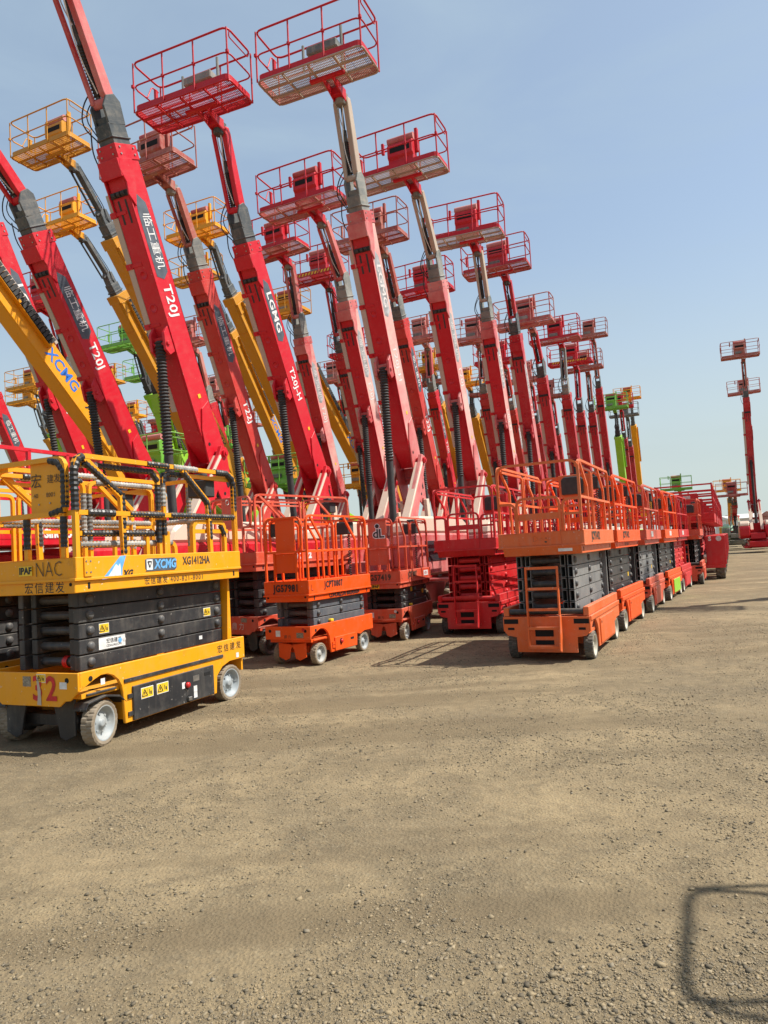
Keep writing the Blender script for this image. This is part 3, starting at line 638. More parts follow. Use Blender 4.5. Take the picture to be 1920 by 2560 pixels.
    hd = part('boom_head', 'bl_head', lambda: MB().box(0, .34, -.165, .165, -.22, .22).box(.10, .13, -.19, .19, -.245, .245).prism([(.30, -.20), (.62, -.20), (.80, -.05), (.84, .16), (.72, .27), (.34, .24)], .12, .165).prism([(.30, -.20), (.62, -.20), (.80, -.05), (.84, .16), (.72, .27), (.34, .24)], -.165, -.12).box(.30, .46, -.12, .12, -.16, .18).box(.05, .11, -.26, -.15, -.1, .1), gc, T, Fm @ Matrix.Translation((L, 0, 0)), bevel=.01)
    part('hoses', 'bl_hose', lambda: MB().tube(fillet([(.1, -.2, -.15), (.4, -.35, -.30), (.7, -.25, -.25), (1.0, -.10, .0)], .2), .013, 5).tube(fillet([(.1, -.22, -.05), (.55, -.34, -.2), (.9, -.12, .05)], .2), .011, 5).tube(fillet([(-.5, -.22, -.2), (-.1, -.38, -.22), (.3, -.28, -.2)], .2), .013, 5), RUBBER, hd)
    # lift cylinder with its ribbed boot
    br = Fm @ Vector((2.35*sx, 0, -.40)); cb = Vector((-.12, 0, 2.1*1.0))
    part('cylinder_bracket', 'bl_brk', lambda: MB().prism([(2.12, -.27), (2.62, -.27), (2.50, -.44), (2.2, -.52), (2.08, -.44)], -.19, -.13).prism([(2.12, -.27), (2.62, -.27), (2.50, -.44), (2.2, -.52), (2.08, -.44)], .13, .19).box(2.2, 2.42, -.13, .13, -.40, -.272).cyl((2.3, -.22, -.42), (2.3, .22, -.42), .045, 10), am, B, bevel=.008)
    mid_ = cb.lerp(br, .42)
    part('cylinder_tube', 'bl_cyl', lambda: MB().cyl((0, 0, 0), (1, 0, 0), .082, 14), RUBBER if detail > 1 else RUBBER, T, along(cb, mid_))
    part('cylinder_boot', 'bl_boot', lambda: bellows_mb(34 if detail else 20), C.get('boot', RUBBER), T, along(mid_, br))
    # jib: thick arm, thin levelling arm and a booted cylinder between
    hj = Fm @ Vector((L+.66, 0, .06)); j = R(jang); tip = hj+Vector((math.cos(j), 0, math.sin(j)))*jlen
    Jm = along(hj, tip)
    J = part('jib', 'bl_jib', lambda: MB().prism([(0, -.07), (.1, -.12), (.93, -.085), (1.0, -.05), (1.0, .09), (.92, .12), (.08, .13), (0, .08)], .03, .15), jc, T, Jm, bevel=.012)
    part('levelling_arm', 'bl_jib2', lambda: MB().box(.02, .93, -.15, -.08, -.21, -.13).cyl((.02, -.16, -.17), (.02, .13, -.10), .04, 8).cyl((.95, -.16, -.15), (.95, .13, -.05), .04, 8), jc, J, bevel=.006)
    part('jib_cylinder', 'bl_jibc', lambda: MB().cyl((.0, -.05, -.07), (.62, -.05, -.03), .045, 10).cyl((.6, -.05, -.03), (.92, -.05, 0), .026, 8), GREYP, J)
    part('jib_boot', 'bl_jibb', lambda: bellows_mb(16, .05, .068), RUBBER, J, Matrix.Translation((.08, -.05, -.065)) @ Matrix.Diagonal((.40, 1, 1, 1)))
    part('jib_hose', 'bl_jibh', lambda: MB().tube(fillet([(.1, .0, -.1), (.4, -.08, -.14), (.75, -.02, -.1), (.95, .05, -.12), (1.08, .0, -.05)], .2), .014, 5).tube(fillet([(.45, .02, -.02), (.8, -.11, -.1), (1.05, -.05, -.05)], .2), .011, 5), WHITEP if detail > 1 else RUBBER, J)
    part('rotator', 'bl_rot', lambda: MB().box(-.06, .16, -.11, .11, -.16, .10).cyl((.10, 0, -.2), (.10, 0, .14), .11, 14), gc, T, Matrix.Translation(tip), bevel=.01)
    if kc is not None:
        rb = random.Random(int(s*100)); basket(T, Matrix.Translation(tip+Vector((.22, -.22, .16))) @ Matrix.Rotation(R(rb.uniform(-2, 2)), 4, 'Z') @ Matrix.Rotation(R(rb.uniform(-1.2, 1.2)), 4, 'X'), kc, console, C.get('cons'), C.get('stripes', False), C.get('under'), C.get('toponly', False))
    # lettering on the sunny face of the boom, read down the boom
    for t_ in text:
        kind = t_[0]; x = t_[2]
        Mt = basis((-1, 0, 0), (0, 0, 1), (x, .2065, -.0))
        if kind == 'decal':
            part('decal', 'bl_decal', lambda: MB().prism([(4.95, -.12), (4.78, .10), (4.3, .16), (3.55, .16), (3.42, 0), (3.48, -.18), (4.6, -.18)], .2030, .2045), t_[1], B)
        else:
            put('lettering', txt_mesh(t_[1], t_[3], t_[5] if len(t_) > 5 else 1, t_[6] if len(t_) > 6 else 1.0, .006), t_[4], B, Mt)
    return T
# big telescopic lift with a dark jib and a cable chain (yellow, lime and orange ones)
def big_boom(label, group, s, k, ang, jang, jlen, C, L=12.0, text=(), pz=2.6, detail=1, jibhead=True):
    T = thing('boom_lift', label, 'boom lift', group)
    T.location = FW*s+LAT*k-FW*1.6; T.rotation_euler = (0, 0, RZ)
    p = (-1.6, 0, pz); a = R(ang); bc = C['boom']; kc = C['basket']
    part('chassis', 'bb_ch', lambda: MB().prism([(-2.0, .5), (-1.7, .42), (1.7, .42), (2.0, .5), (2.0, .95), (-2.0, .95)], -.7, .7).box(-1.75, -1.45, -1.0, 1.0, .42, .6).box(1.45, 1.75, -1.0, 1.0, .42, .6), C.get('chassis', GREYP), T, bevel=.03)
    for x in (1.6, -1.6):
        for y in (1.05, -1.05): wheel(T, 'bbw', x, y, .48, .36, 12, .04, TYRE_DARK, RIM_CREAM, ring=.62, hub=.2, dish=.3)
    part('turntable', 'bb_tt', lambda: MB().lathe([(.8, .95), (.8, 1.1), (.001, 1.1)], 20).box(-2.2, 1.6, -.5, .5, 1.1, 1.6).prism([(-2.2, 1.6), (-1.2, 1.6), (-1.35, 2.75), (-1.8, 2.8)], -.42, -.36).prism([(-2.2, 1.6), (-1.2, 1.6), (-1.35, 2.75), (-1.8, 2.8)], .36, .42), bc, T, bevel=.02)
    for sg in (1, -1): part('hood', ('bb_hood', sg), lambda: MB().prism([(-2.3, 1.1), (1.4, 1.1), (1.6, 1.5), (1.4, 2.1), (-2.2, 2.2), (-2.4, 1.6)], sg*.52, sg*1.2), bc, T, bevel=.06)
    Fm = frame(p, a); sx = L/12
    B = part('boom', 'bb_boom', lambda: MB().prism([(-.4, -.12), (1.2, -.36), (11.5, -.33), (12, -.30), (12, .30), (.4, .34), (-.4, .2)], -.25, .25), bc, T, Fm @ Matrix.Diagonal((sx, 1, 1, 1)), bevel=.03)
    part('cylinder_bracket', 'bb_brk', lambda: MB().prism([(2.0, -.36), (4.4, -.34), (3.9, -.46), (2.5, -.75), (2.15, -.75), (2.0, -.6)], -.2, .2).box(2.05, 2.35, -.26, .26, -.78, -.6), bc, B, bevel=.015)
    part('boom_cap', 'bb_cap', lambda: MB().box(11.72, 12.02, -.275, .275, -.36, .36).prism([(10.6, -.37), (11.75, -.37), (11.75, -.30), (10.6, -.32)], -.2, .2).box(11.3, 11.72, .25, .29, -.3, .1), bc, B, bevel=.012)
    part('cable_tray', 'bb_tray', lambda: MB().box(7.5, 11.7, .252, .262, .02, .34).box(7.5, 11.7, .262, .38, .02, .035), bc, B, bevel=.003)
    part('cable_chain', 'bb_chain', lambda: (lambda b: [b.box(7.55+.13*i, 7.65+.13*i, .264, .385, .06, .31) for i in range(32)] and b)(MB()), RUBBER, B)
    for x in (7.5, 8.9, 10.3, 11.5): part('chain_holder', 'bb_hold', lambda: MB().box(0, .10, .25, .41, .01, .10), bc, B, Matrix.Translation((x, 0, 0)), bevel=.01)
    part('extension_rail', 'bb_rail', lambda: MB().box(7.4, 11.8, .06, .24, .345, .46), C.get('rail', BEIGE), B, bevel=.01)
    br = Fm @ Vector((2.2*sx, 0, -.68)); cb = Vector((.35, 0, 1.5)); mid_ = cb.lerp(br, .45)
    part('cylinder_tube', 'bl_cyl', lambda: MB().cyl((0, 0, 0), (1, 0, 0), .082, 14), RUBBER, T, along(cb, mid_) @ Matrix.Diagonal((1, 1.25, 1.25, 1)))
    part('cylinder_boot', 'bl_boot', lambda: bellows_mb(34), RUBBER, T, along(mid_, br) @ Matrix.Diagonal((1, 1.2, 1.2, 1)))
    part('fly_section', 'bb_fly', lambda: MB().box(0, .45, -.17, .17, -.22, .22).box(.1, .16, -.2, .2, -.25, .25).prism([(.4, -.2), (.8, -.15), (.92, .0), (.85, .2), (.4, .2)], -.14, .14), C.get('head', GREYP), T, Fm @ Matrix.Translation((L, 0, 0)), bevel=.012)
    hj = Fm @ Vector((L+.75, 0, 0)); j = R(jang); tip = hj+Vector((math.cos(j), 0, math.sin(j)))*jlen
    J = part('jib', 'bb_jib', lambda: MB().box(0, 1, .0, .11, -.06, .10).box(0, 1, -.12, -.04, -.02, .08), C.get('jib', GREYP), T, along(hj, tip), bevel=.008)
    part('levelling_rod', 'bb_rod', lambda: MB().cyl((.03, -.02, -.28), (.95, -.02, -.25), .035, 8).cyl((.03, .06, -.28), (.03, .06, .0), .03, 6).cyl((.95, .06, -.26), (.95, .06, .0), .03, 6), RUBBER, J)
    part('jib_hose', 'bb_hose', lambda: MB().tube(fillet([(-.3, .1, .1), (-.1, .18, -.05), (.1, .15, .12), (.5, .12, .12), (.98, .1, .1)], .2), .015, 5).tube(fillet([(-.25, -.1, .12), (0, -.2, .0), (.2, -.12, .12), (.9, -.1, .1)], .2), .015, 5), RUBBER, J)
    part('rotator', 'bl_rot', lambda: MB().box(-.06, .16, -.11, .11, -.16, .10).cyl((.10, 0, -.2), (.10, 0, .14), .11, 14), C.get('head', GREYP), T, Matrix.Translation(tip), bevel=.01)
    if kc is not None: basket(T, Matrix.Translation(tip+Vector((.22, -.24, .16))), kc, True, C.get('cons'), False, C.get('under'))
    for body, x, size, m, sxx in text:
        put('lettering', txt_mesh(body, size, sxx, 1.0, .008), m, B, basis((-1, 0, 0), (0, 0, 1), (x, .2545, .0)))
    return T
# ================================================================== the ground
def vnoise(X, Y, cell, seed):
    g = np.random.default_rng(seed).random((257, 257))
    x = X/cell+500; y = Y/cell+500; xi = np.floor(x).astype(int); yi = np.floor(y).astype(int); fx = x-xi; fy = y-yi
    fx = fx*fx*(3-2*fx); fy = fy*fy*(3-2*fy); q = lambda a, b: g[a % 256, b % 256]
    return (q(xi, yi)*(1-fx)+q(xi+1, yi)*fx)*(1-fy)+(q(xi, yi+1)*(1-fx)+q(xi+1, yi+1)*fx)*fy-.5
def ground_height(X, Y):
    win = np.clip((13.5-Y)/3, 0, 1)*np.clip((Y-.2)/1, 0, 1)*np.clip((7-np.abs(X))/1.5, 0, 1)
    tr = 0
    for px, py, an, w_ in ((-1.7, 3.0, 29, .12), (-1.9, 3.75, 27, .12), (.9, 3.0, 52, .11), (1.3, 5.4, 48, .13), (-.9, 6.3, 24, .12)):
        c, s_ = math.cos(R(an)), math.sin(R(an)); u = (X-px)*c+(Y-py)*s_; v = -(X-px)*s_+(Y-py)*c+.04*np.sin(u*.9)
        tr = tr+np.exp(-(v/w_)**4)*(-.007+.005*np.sign(np.sin(u*45+np.abs(v)*22)))*(.4+vnoise(X, Y, .7, 9)*1.2).clip(0, 1)
    return win*tr+win*(vnoise(X, Y, .9, 1)*.022+vnoise(X, Y, .33, 2)*.014+vnoise(X, Y, .12, 3)*.010+vnoise(X, Y, .05, 4)*.007)-.004*win
def build_ground():
    xs = np.concatenate([[-900, -400, -200, -100, -60, -40, -25, -15, -10], np.linspace(-7, 7, 330), [10, 15, 25, 40, 60, 100, 200, 400, 900]])
    ys = np.concatenate([[-200, -80, -30, -10, -3], np.geomspace(1.2, 14, 330), [17, 21, 26, 33, 42, 55, 75, 110, 170, 260, 420, 800, 1500]])
    X, Y = np.meshgrid(xs, ys); Z = ground_height(X, Y)
    n, m = X.shape
    me = bpy.data.meshes.new('ground'); idx = np.arange(n*m).reshape(n, m)
    f = np.stack([idx[:-1, :-1], idx[:-1, 1:], idx[1:, 1:], idx[1:, :-1]], -1).reshape(-1, 4)
    me.from_pydata(np.stack([X, Y, Z], -1).reshape(-1, 3).tolist(), [], f.tolist()); me.polygons.foreach_set('use_smooth', [True]*len(f)); me.update()
    m_, t, N, L, P = new_mat('packed_gravel')
    tc = N.new('ShaderNodeTexCoord')
    def noise(scale, detail=5, rough=.6, dist=0):
        q = N.new('ShaderNodeTexNoise'); q.inputs['Scale'].default_value = scale; q.inputs['Detail'].default_value = detail; q.inputs['Roughness'].default_value = rough; q.inputs['Distortion'].default_value = dist
        L.new(tc.outputs['Object'], q.inputs['Vector']); return q.outputs[0]
    def rng(src, a, b, lo=0, hi=1):
        r = N.new('ShaderNodeMapRange'); r.inputs[1].default_value = a; r.inputs[2].default_value = b; r.inputs[3].default_value = lo; r.inputs[4].default_value = hi; L.new(src, r.inputs[0]); return r.outputs[0]
    def mix(fac, a, b, mode='MIX'):
        x = N.new('ShaderNodeMix'); x.data_type = 'RGBA'; x.blend_type = mode
        if hasattr(fac, 'links'): L.new(fac, x.inputs[0])
        else: x.inputs[0].default_value = fac
        for v, i in ((a, 6), (b, 7)):
            if hasattr(v, 'links'): L.new(v, x.inputs[i])
            else: x.inputs[i].default_value = (*v, 1)
        return x.outputs[2]
    c = mix(rng(noise(.42, 5, .65), .36, .64), (.335, .255, .145), (.165, .130, .082))
    c = mix(rng(noise(2.3, 6, .7, .8), .44, .64, 0, .9), c, (.165, .128, .078))
    c = mix(rng(noise(9, 5, .7), .45, .72, 0, .6), c, (.295, .222, .125))
    v = N.new('ShaderNodeTexVoronoi'); v.inputs['Scale'].default_value = 55; L.new(tc.outputs['Object'], v.inputs['Vector'])
    sv = N.new('ShaderNodeSeparateColor'); L.new(v.outputs['Color'], sv.inputs[0])
    c = mix(rng(sv.outputs[0], .6, 1, 0, .32), c, (.13, .112, .078)); c = mix(rng(sv.outputs[1], .8, 1, 0, .35), c, (.33, .27, .17))
    v2 = N.new('ShaderNodeTexVoronoi'); v2.inputs['Scale'].default_value = 140; L.new(tc.outputs['Object'], v2.inputs['Vector'])
    s2 = N.new('ShaderNodeSeparateColor'); L.new(v2.outputs['Color'], s2.inputs[0]); c = mix(rng(s2.outputs[0], .6, 1, 0, .3), c, (.115, .098, .068))
    # faint wheel tracks and an oily stain with a shape of its own
    mp = N.new('ShaderNodeMapping'); mp.inputs['Rotation'].default_value = (0, 0, R(-62)); mp.inputs['Scale'].default_value = (.10, 1.7, 1); L.new(tc.outputs['Object'], mp.inputs[0])
    tr = N.new('ShaderNodeTexNoise'); tr.inputs['Scale'].default_value = 1; tr.inputs['Detail'].default_value = 3; L.new(mp.outputs[0], tr.inputs['Vector'])
    c = mix(rng(tr.outputs[0], .50, .62, 0, .65), c, (.155, .118, .070))
    L.new(c, P.inputs['Base Color']); P.inputs['Roughness'].default_value = .95; P.inputs['Specular IOR Level'].default_value = .15
    b = N.new('ShaderNodeBump'); b.inputs['Strength'].default_value = .8; b.inputs['Distance'].default_value = .011
    b2 = N.new('ShaderNodeBump'); b2.inputs['Strength'].default_value = .45; b2.inputs['Distance'].default_value = .012
    L.new(noise(60, 6, .75), b.inputs['Height']); L.new(v.outputs['Distance'], b2.inputs['Height']); L.new(b.outputs[0], b2.inputs['Normal']); L.new(b2.outputs[0], P.inputs['Normal'])
    me.materials.append(m_)
    o = bpy.data.objects.new('ground', me); COL.objects.link(o); o['kind'] = 'structure'
    return o
build_ground()
def build_gravel(N=110000):
    """loose stones lying on the yard, from sand grains to fist-sized ones"""
    rg = np.random.default_rng(5)
    iv = np.array([(x, y, z) for x in (-1, 1) for y in (-1, 1) for z in (-1, 1)])*.62
    fc = np.array([(0, 1, 3), (0, 3, 2), (4, 6, 7), (4, 7, 5), (0, 4, 5), (0, 5, 1), (2, 3, 7), (2, 7, 6), (0, 2, 6), (0, 6, 4), (1, 5, 7), (1, 7, 3)])
    M = N*3
    d = 1.9*(15.0/1.9)**(rg.random(M)**1.05); x = (rg.random(M)*2-1)*.66*d
    dens = vnoise(x, d, .8, 21)+.6*vnoise(x, d, .3, 22)+.5*np.exp(-((x+.5)/.9)**2-((d-5.1)/.8)**2)+.3*np.exp(-((x-1.1)/.9)**2-((d-2.8)/1.0)**2)
    keep = np.argsort(-(dens*.8+rg.random(M)*1.0))[:N]; x, d = x[keep], d[keep]
    r = .0021*np.exp(rg.exponential(.30, N))*(1+.10*d); r = np.minimum(r, .011)
    big = rg.random(N) < .004; r[big] = rg.uniform(.007, .016, big.sum())
    ang = rg.random(N)*6.283; zz = ground_height(x, d)
    V = iv[None]*(1+(rg.random((N, 8, 3))-.5)*.9)
    V = V*np.stack([1+.5*rg.random(N), .7+.4*rg.random(N), .42+.4*rg.random(N)], -1)[:, None]*r[:, None, None]
    c, s = np.cos(ang)[:, None], np.sin(ang)[:, None]
    X = V[..., 0]*c-V[..., 1]*s+x[:, None]; Y = V[..., 0]*s+V[..., 1]*c+d[:, None]; Z = V[..., 2]+zz[:, None]+r[:, None]*.12
    vs = np.stack([X, Y, Z], -1).reshape(-1, 3); fs = (fc[None]+8*np.arange(N)[:, None, None]).reshape(-1, 3)
    me = bpy.data.meshes.new('gravel'); me.vertices.add(len(vs)); me.vertices.foreach_set('co', vs.ravel())
    me.loops.add(fs.size); me.loops.foreach_set('vertex_index', fs.ravel().astype(np.int32)); me.polygons.add(len(fs)); me.polygons.foreach_set('loop_start', np.arange(0, fs.size, 3, dtype=np.int32)); me.update(calc_edges=True)
    m_, t_, N_, L, P = new_mat('gravel_stone'); g = N_.new('ShaderNodeNewGeometry'); cr = N_.new('ShaderNodeValToRGB')
    e = cr.color_ramp.elements; e[0].position = 0; e[0].color = (.10, .082, .054, 1); e[1].position = 1; e[1].color = (.34, .27, .165, 1)
    for p_, cc in ((.25, (.16, .13, .083)), (.5, (.24, .19, .115)), (.75, (.285, .217, .122)), (.9, (.22, .183, .125))): q = cr.color_ramp.elements.new(p_); q.color = (*cc, 1)
    L.new(g.outputs['Random Per Island'], cr.inputs[0]); L.new(cr.outputs[0], P.inputs['Base Color']); P.inputs['Roughness'].default_value = .9
    me.materials.append(m_)
    o = bpy.data.objects.new('gravel', me); COL.objects.link(o); o['kind'] = 'stuff'; o['label'] = 'loose grey and tan gravel scattered over the yard'; o['category'] = 'gravel'
build_gravel()

# ================================================================== boom lifts in rows
G_RED = 'red boom lifts parked in rows with raised booms'
CHALK_GLARE = paint('bleached_sunlit_red', (.60, .19, .18), (.66, .46, .40), .6, .5, .55, chips=.15, dustcol=(.55, .47, .38))  # bleached red, lightened further by sun glare put into the colour
def CC(boom=RED, jib=None, basket=None, hood=RED, head=GREYP, **k):
    return dict(boom=boom, jib=jib or boom, basket=basket or boom, hood=hood, head=head, **k)
CN = '临工重机'
def tx_cn(model, m=INK_WHITE, d=DECAL, xm=3.02):
    return (('decal', d, 0), ('t', CN, 4.10, .25, m), ('t', model, xm, .33, m, .95, 1.05))
def tx_en(model, m=INK_WHITE, d=DECAL, xm=2.35):
    return (('decal', d, 0), ('t', 'LGMG', 4.12, .31, m, 1.15), ('t', model, xm, .29, m, .95, 1.05))
def bl(label, **k): return boom_lift(label, G_RED, **k)
# nearest row
bl('tall chalky pink boom lift with the highest basket, cut by the top edge', s=16.02, k=-6.58, ang=70.1, jang=77, jlen=1.54, C=CC(RED, DUSTY, RED, RED_PINK, GREYD, under=DUSTY, skin=CHALK_GLARE, arms=RED_PINK), text=tx_en('T20J-H', INK_PALE, DECAL_OLD), console=False)
bl('dusty red boom lift with worn panel basket behind the scarlet ladder lift', s=20.84, k=-6.49, ang=68.9, jang=56, jlen=1.56, C=CC(RED, DUSTY, RED, RED_PINK, GREYD, under=DUSTY, skin=CHALK_GLARE, arms=RED_PINK), text=tx_cn('T20J', INK_PALE, DECAL_OLD))
bl('dusty pink-sided boom lift, third of the nearest row, basket with black pouch', s=25.19, k=-6.33, ang=70.4, jang=71, jlen=1.45, C=CC(RED, DUSTY, RED, RED_PINK, GREYD, under=DUSTY, skin=CHALK_GLARE, arms=RED_PINK), text=tx_en('T20J-H', INK_PALE, DECAL_OLD), detail=1)
bl('deep red boom lift with clean dark red basket, fourth of the nearest row', s=29.75, k=-6.40, ang=69.0, jang=65, jlen=1.23, L=6.47, C=CC(CRIMSON, CRIMSON, CRIMSON, RED, GREYP, under=RED_BROWN, skin=RED_PINK), text=tx_cn('T22J', INK_PALE, DECAL_OLD), detail=1)
bl('red boom lift with mauve basket bearing a yellow sticker', s=34.31, k=-6.42, ang=67, jang=52, jlen=1.26, C=CC(CRIMSON, RED, RED_DUSTY, RED, GREYP), detail=1)
bl('red boom lift with broad basket and pale grey jib', s=38.91, k=-6.19, ang=68, jang=90, jlen=1.55, C=CC(CRIMSON, GREYD, RED, RED, GREYD, under=RED_DUSTY), detail=1)
bl('red boom lift whose basket edge carries yellow hazard stripes', s=44.52, k=-6.40, ang=67, jang=92, jlen=1.69, C=CC(CRIMSON, RED, RED, RED, GREYP, stripes=True), detail=1)
bl('red boom lift just right of the one with striped basket', s=49.62, k=-6.41, ang=67, jang=85, jlen=1.56, L=6.56, C=CC(CRIMSON, RED_BROWN, RED_BROWN, RED, GREYP), detail=1)
bl('far red boom lift, rightmost red basket of the long left rows', s=54.34, k=-6.37, ang=68, jang=75, jlen=2.3, L=8.97, C=CC(CRIMSON, RED_BROWN, RED_BROWN, RED, GREYP), detail=1)
bl('distant thin red boom lift right of the lime one', s=64.59, k=-6.02, ang=68, jang=70, jlen=1.44, L=6.56, C=CC(CRIMSON, RED, RED, RED, GREYP), detail=1)
bl('distant red boom lift with pale grey basket', s=68.94, k=-6.00, ang=68, jang=85, jlen=1.58, L=6.39, C=CC(CRIMSON, GREYD, GREYD, RED, GREYP), detail=1)
# second row
bl('huge bright red boom lift behind the yellow scissor lift, its jib leaving the frame', s=11.61, k=-9.12, ang=67.6, jang=62, jlen=1.85, C=CC(RED_FRESH, RED_PINK, RED, RED_FRESH, GREYP, edge=RED_FRESH), text=tx_cn('T20J'))
bl('bright red boom lift with bright red basket, lettering on dark decal', s=16.09, k=-9.24, ang=62.9, jang=74, jlen=1.62, C=CC(RED_FRESH, RED_FRESH, RED, RED_FRESH, GREYP), text=tx_en('T20J-H'), console=False)
bl('chalky red boom lift with roll-cover basket left of the tallest pink boom', s=20.81, k=-9.41, ang=69.5, jang=52, jlen=1.49, C=CC(RED, RED_PINK, RED, RED_PINK, GREYD, under=RED_DUSTY, skin=CHALK_GLARE, arms=RED_PINK), text=tx_cn('T20J', INK_PALE, DECAL_OLD))
bl('orange-red boom lift with brownish basket, right of the tallest pink boom', s=25.43, k=-9.33, ang=65.6, jang=63, jlen=1.41, L=6.48, C=CC(RED_ORANGE, RED_BROWN, RED_BROWN, RED, GREYD), text=tx_cn('T22J', INK_WHITE, DECAL, 2.4), detail=1)
bl('red boom lift half hidden behind the dusty second boom of the nearest row', s=29.84, k=-9.27, ang=67, jang=52, jlen=1.6, L=5.99, C=CC(RED, RED, RED, RED, GREYP), detail=1)
bl('dark red boom lift with dusty mauve basket and black jib hoses', s=35.84, k=-9.53, ang=67, jang=90, jlen=1.39, C=CC(CRIMSON, RED_DUSTY, RED_DUSTY, RED, GREYD), detail=1)
bl('small red-orange boom lift far back between two tall red booms', s=40.97, k=-9.50, ang=67, jang=66, jlen=1.46, C=CC(RED_ORANGE, RED_ORANGE, RED, RED, GREYD), text=tx_en('T20J', INK_PALE, DECAL_OLD), detail=1)
bl('far red boom lift in the second row, basket behind the striped one', s=46.5, k=-9.4, ang=67, jang=72, jlen=1.5, C=CC(CRIMSON, RED, RED_DUSTY, RED, GREYP), detail=1)
bl('farthest red boom lift of the second row', s=52.5, k=-9.3, ang=67, jang=72, jlen=1.5, C=CC(CRIMSON, RED, RED_BROWN, RED, GREYP), detail=1)
# third row
bl('bright red boom lift at far left with the large slate decal', s=13.36, k=-12.49, ang=60, jang=44, jlen=1.7, C=CC(RED_FRESH, RED_FRESH, RED, RED_FRESH, GREYP), text=tx_cn('T20J'))
bl('salmon red boom lift with brown basket, right of the huge bright red boom', s=18.16, k=-12.21, ang=65.6, jang=61, jlen=1.27, L=6.40, C=CC(RED_ORANGE, RED_BROWN, RED_BROWN, RED, GREYD), text=tx_cn('T22J', INK_WHITE, DECAL, 2.1))
bl('pale dusty boom lift with worn grey head behind the bright red lettered boom', s=23.11, k=-12.36, ang=69.9, jang=77, jlen=1.62, C=CC(RED, RED_DUSTY, RED, RED_DUSTY, GREYD, skin=CHALK_GLARE, arms=RED_PINK, under=RED_BROWN), text=tx_cn('T20J', INK_PALE, DECAL_OLD), detail=1)
bl('red boom lift with long black-hosed jib and crimson console, third row', s=27.61, k=-12.90, ang=67.5, jang=74, jlen=1.69, L=6.40, C=CC(CRIMSON, CRIMSON, CRIMSON, RED, GREYP, stripes=True), detail=1)
bl('red boom lift in the third row with pinkish basket and slotted console', s=35.56, k=-12.07, ang=67, jang=88, jlen=1.36, L=6.15, C=CC(RED_FRESH, RED_PINK, RED_DUSTY, RED, GREYD), text=tx_cn('T20J', INK_PALE, DECAL), detail=1)
bl('red boom lift behind the third row with pink basket over yellow ones', s=39.4, k=-18.9, ang=67, jang=72, jlen=1.55, C=CC(CRIMSON, RED, RED_DUSTY, RED, GREYP), detail=1)
# far left
bl('red boom lift behind the near yellow boom at the left edge', s=16.54, k=-17.31, ang=65.1, jang=66, jlen=1.7, L=8.18, C=CC(RED_FRESH, RED_FRESH, RED, RED_FRESH, GREYP), text=tx_en('T20J-H'))
bl('small red boom lift low at the left edge with slate decal', s=22.2, k=-26.24, ang=64.6, jang=66, jlen=1.7, C=CC(RED_FRESH, RED_FRESH, RED, RED, GREYP), text=tx_cn('T28J', INK_WHITE, DECAL, 2.6), detail=1)
bl('red boom lift with small basket between the left edge and the decal boom', s=22.3, k=-22.1, ang=67, jang=72, jlen=1.55, C=CC(RED, RED, RED, RED, GREYP), detail=1)
bl('red boom lift with small basket low between yellow and lime booms', s=42.2, k=-33.6, ang=67, jang=72, jlen=1.55, C=CC(RED_BROWN, RED_BROWN, RED_BROWN, RED, GREYP), detail=1)
bl('red boom lift with low basket behind the huge bright red boom', s=45.7, k=-37.8, ang=67, jang=72, jlen=1.55, C=CC(RED, RED, RED, RED, GREYP), detail=1)
bl('tiny red boom lift low between the two slanting yellow booms', s=39.4, k=-24.0, ang=67, jang=72, jlen=1.55, C=CC(RED_BROWN, RED, RED_DUSTY, RED, GREYP), detail=1)
bl('red boom lift with brown basket in the gap beside the dark yellow boom', s=43.7, k=-14.7, ang=67, jang=72, jlen=1.55, C=CC(CRIMSON, RED_BROWN, RED_BROWN, RED, GREYP), detail=1)
bl('pinkish basket boom lift peeking out right of the huge bright red boom', s=29.3, k=-21.0, ang=67, jang=72, jlen=1.55, C=CC(RED, RED_DUSTY, RED_DUSTY, RED, GREYD), detail=1)
bl('far red boom lift with dim basket right of the fourth near boom', s=48.9, k=-12.4, ang=67, jang=72, jlen=1.55, C=CC(CRIMSON, RED, RED_BROWN, RED, GREYP), detail=1)
bl('red boom lift in the fourth row behind the tallest pink boom', s=35.2, k=-15.3, ang=67, jang=72, jlen=1.55, C=CC(CRIMSON, RED, RED, RED, GREYP), detail=1)
bl('purple-red basket boom lift beside the lime basket in the back', s=38.0, k=-26.4, ang=67, jang=72, jlen=1.55, C=CC(CRIMSON, CRIMSON, RED_DUSTY, RED, GREYP), detail=1)
# right side of the yard
bl('solitary tall red boom lift at the right with cream-edged hoods', s=59.5, k=2.95, ang=76, jang=80, jlen=1.75, L=7.7, C=CC(CRIMSON, RED_BROWN, RED_BROWN, RED, GREYP), detail=1)
bl('red boom lift standing directly behind the solitary tall red one', s=69.5, k=3.5, ang=72, jang=80, jlen=1.6, L=7.0, C=CC(CRIMSON, RED_BROWN, RED_DUSTY, RED, GREYP), detail=1)
bl('low red boom lift pointing its basket at the yard, left of the solitary tall one', s=75, k=2.0, ang=14, jang=5, jlen=1.3, L=4.6, C=CC(CRIMSON, RED_BROWN, RED_DUSTY, GREYD, GREYP, top=MINT), detail=1, pz=3.0)
bl('red boom lift with cream hood cut by the right edge', s=62.5, k=6.6, ang=74, jang=70, jlen=1.5, L=6.0, C=CC(RED, RED, RED, RED, GREYP), detail=1)
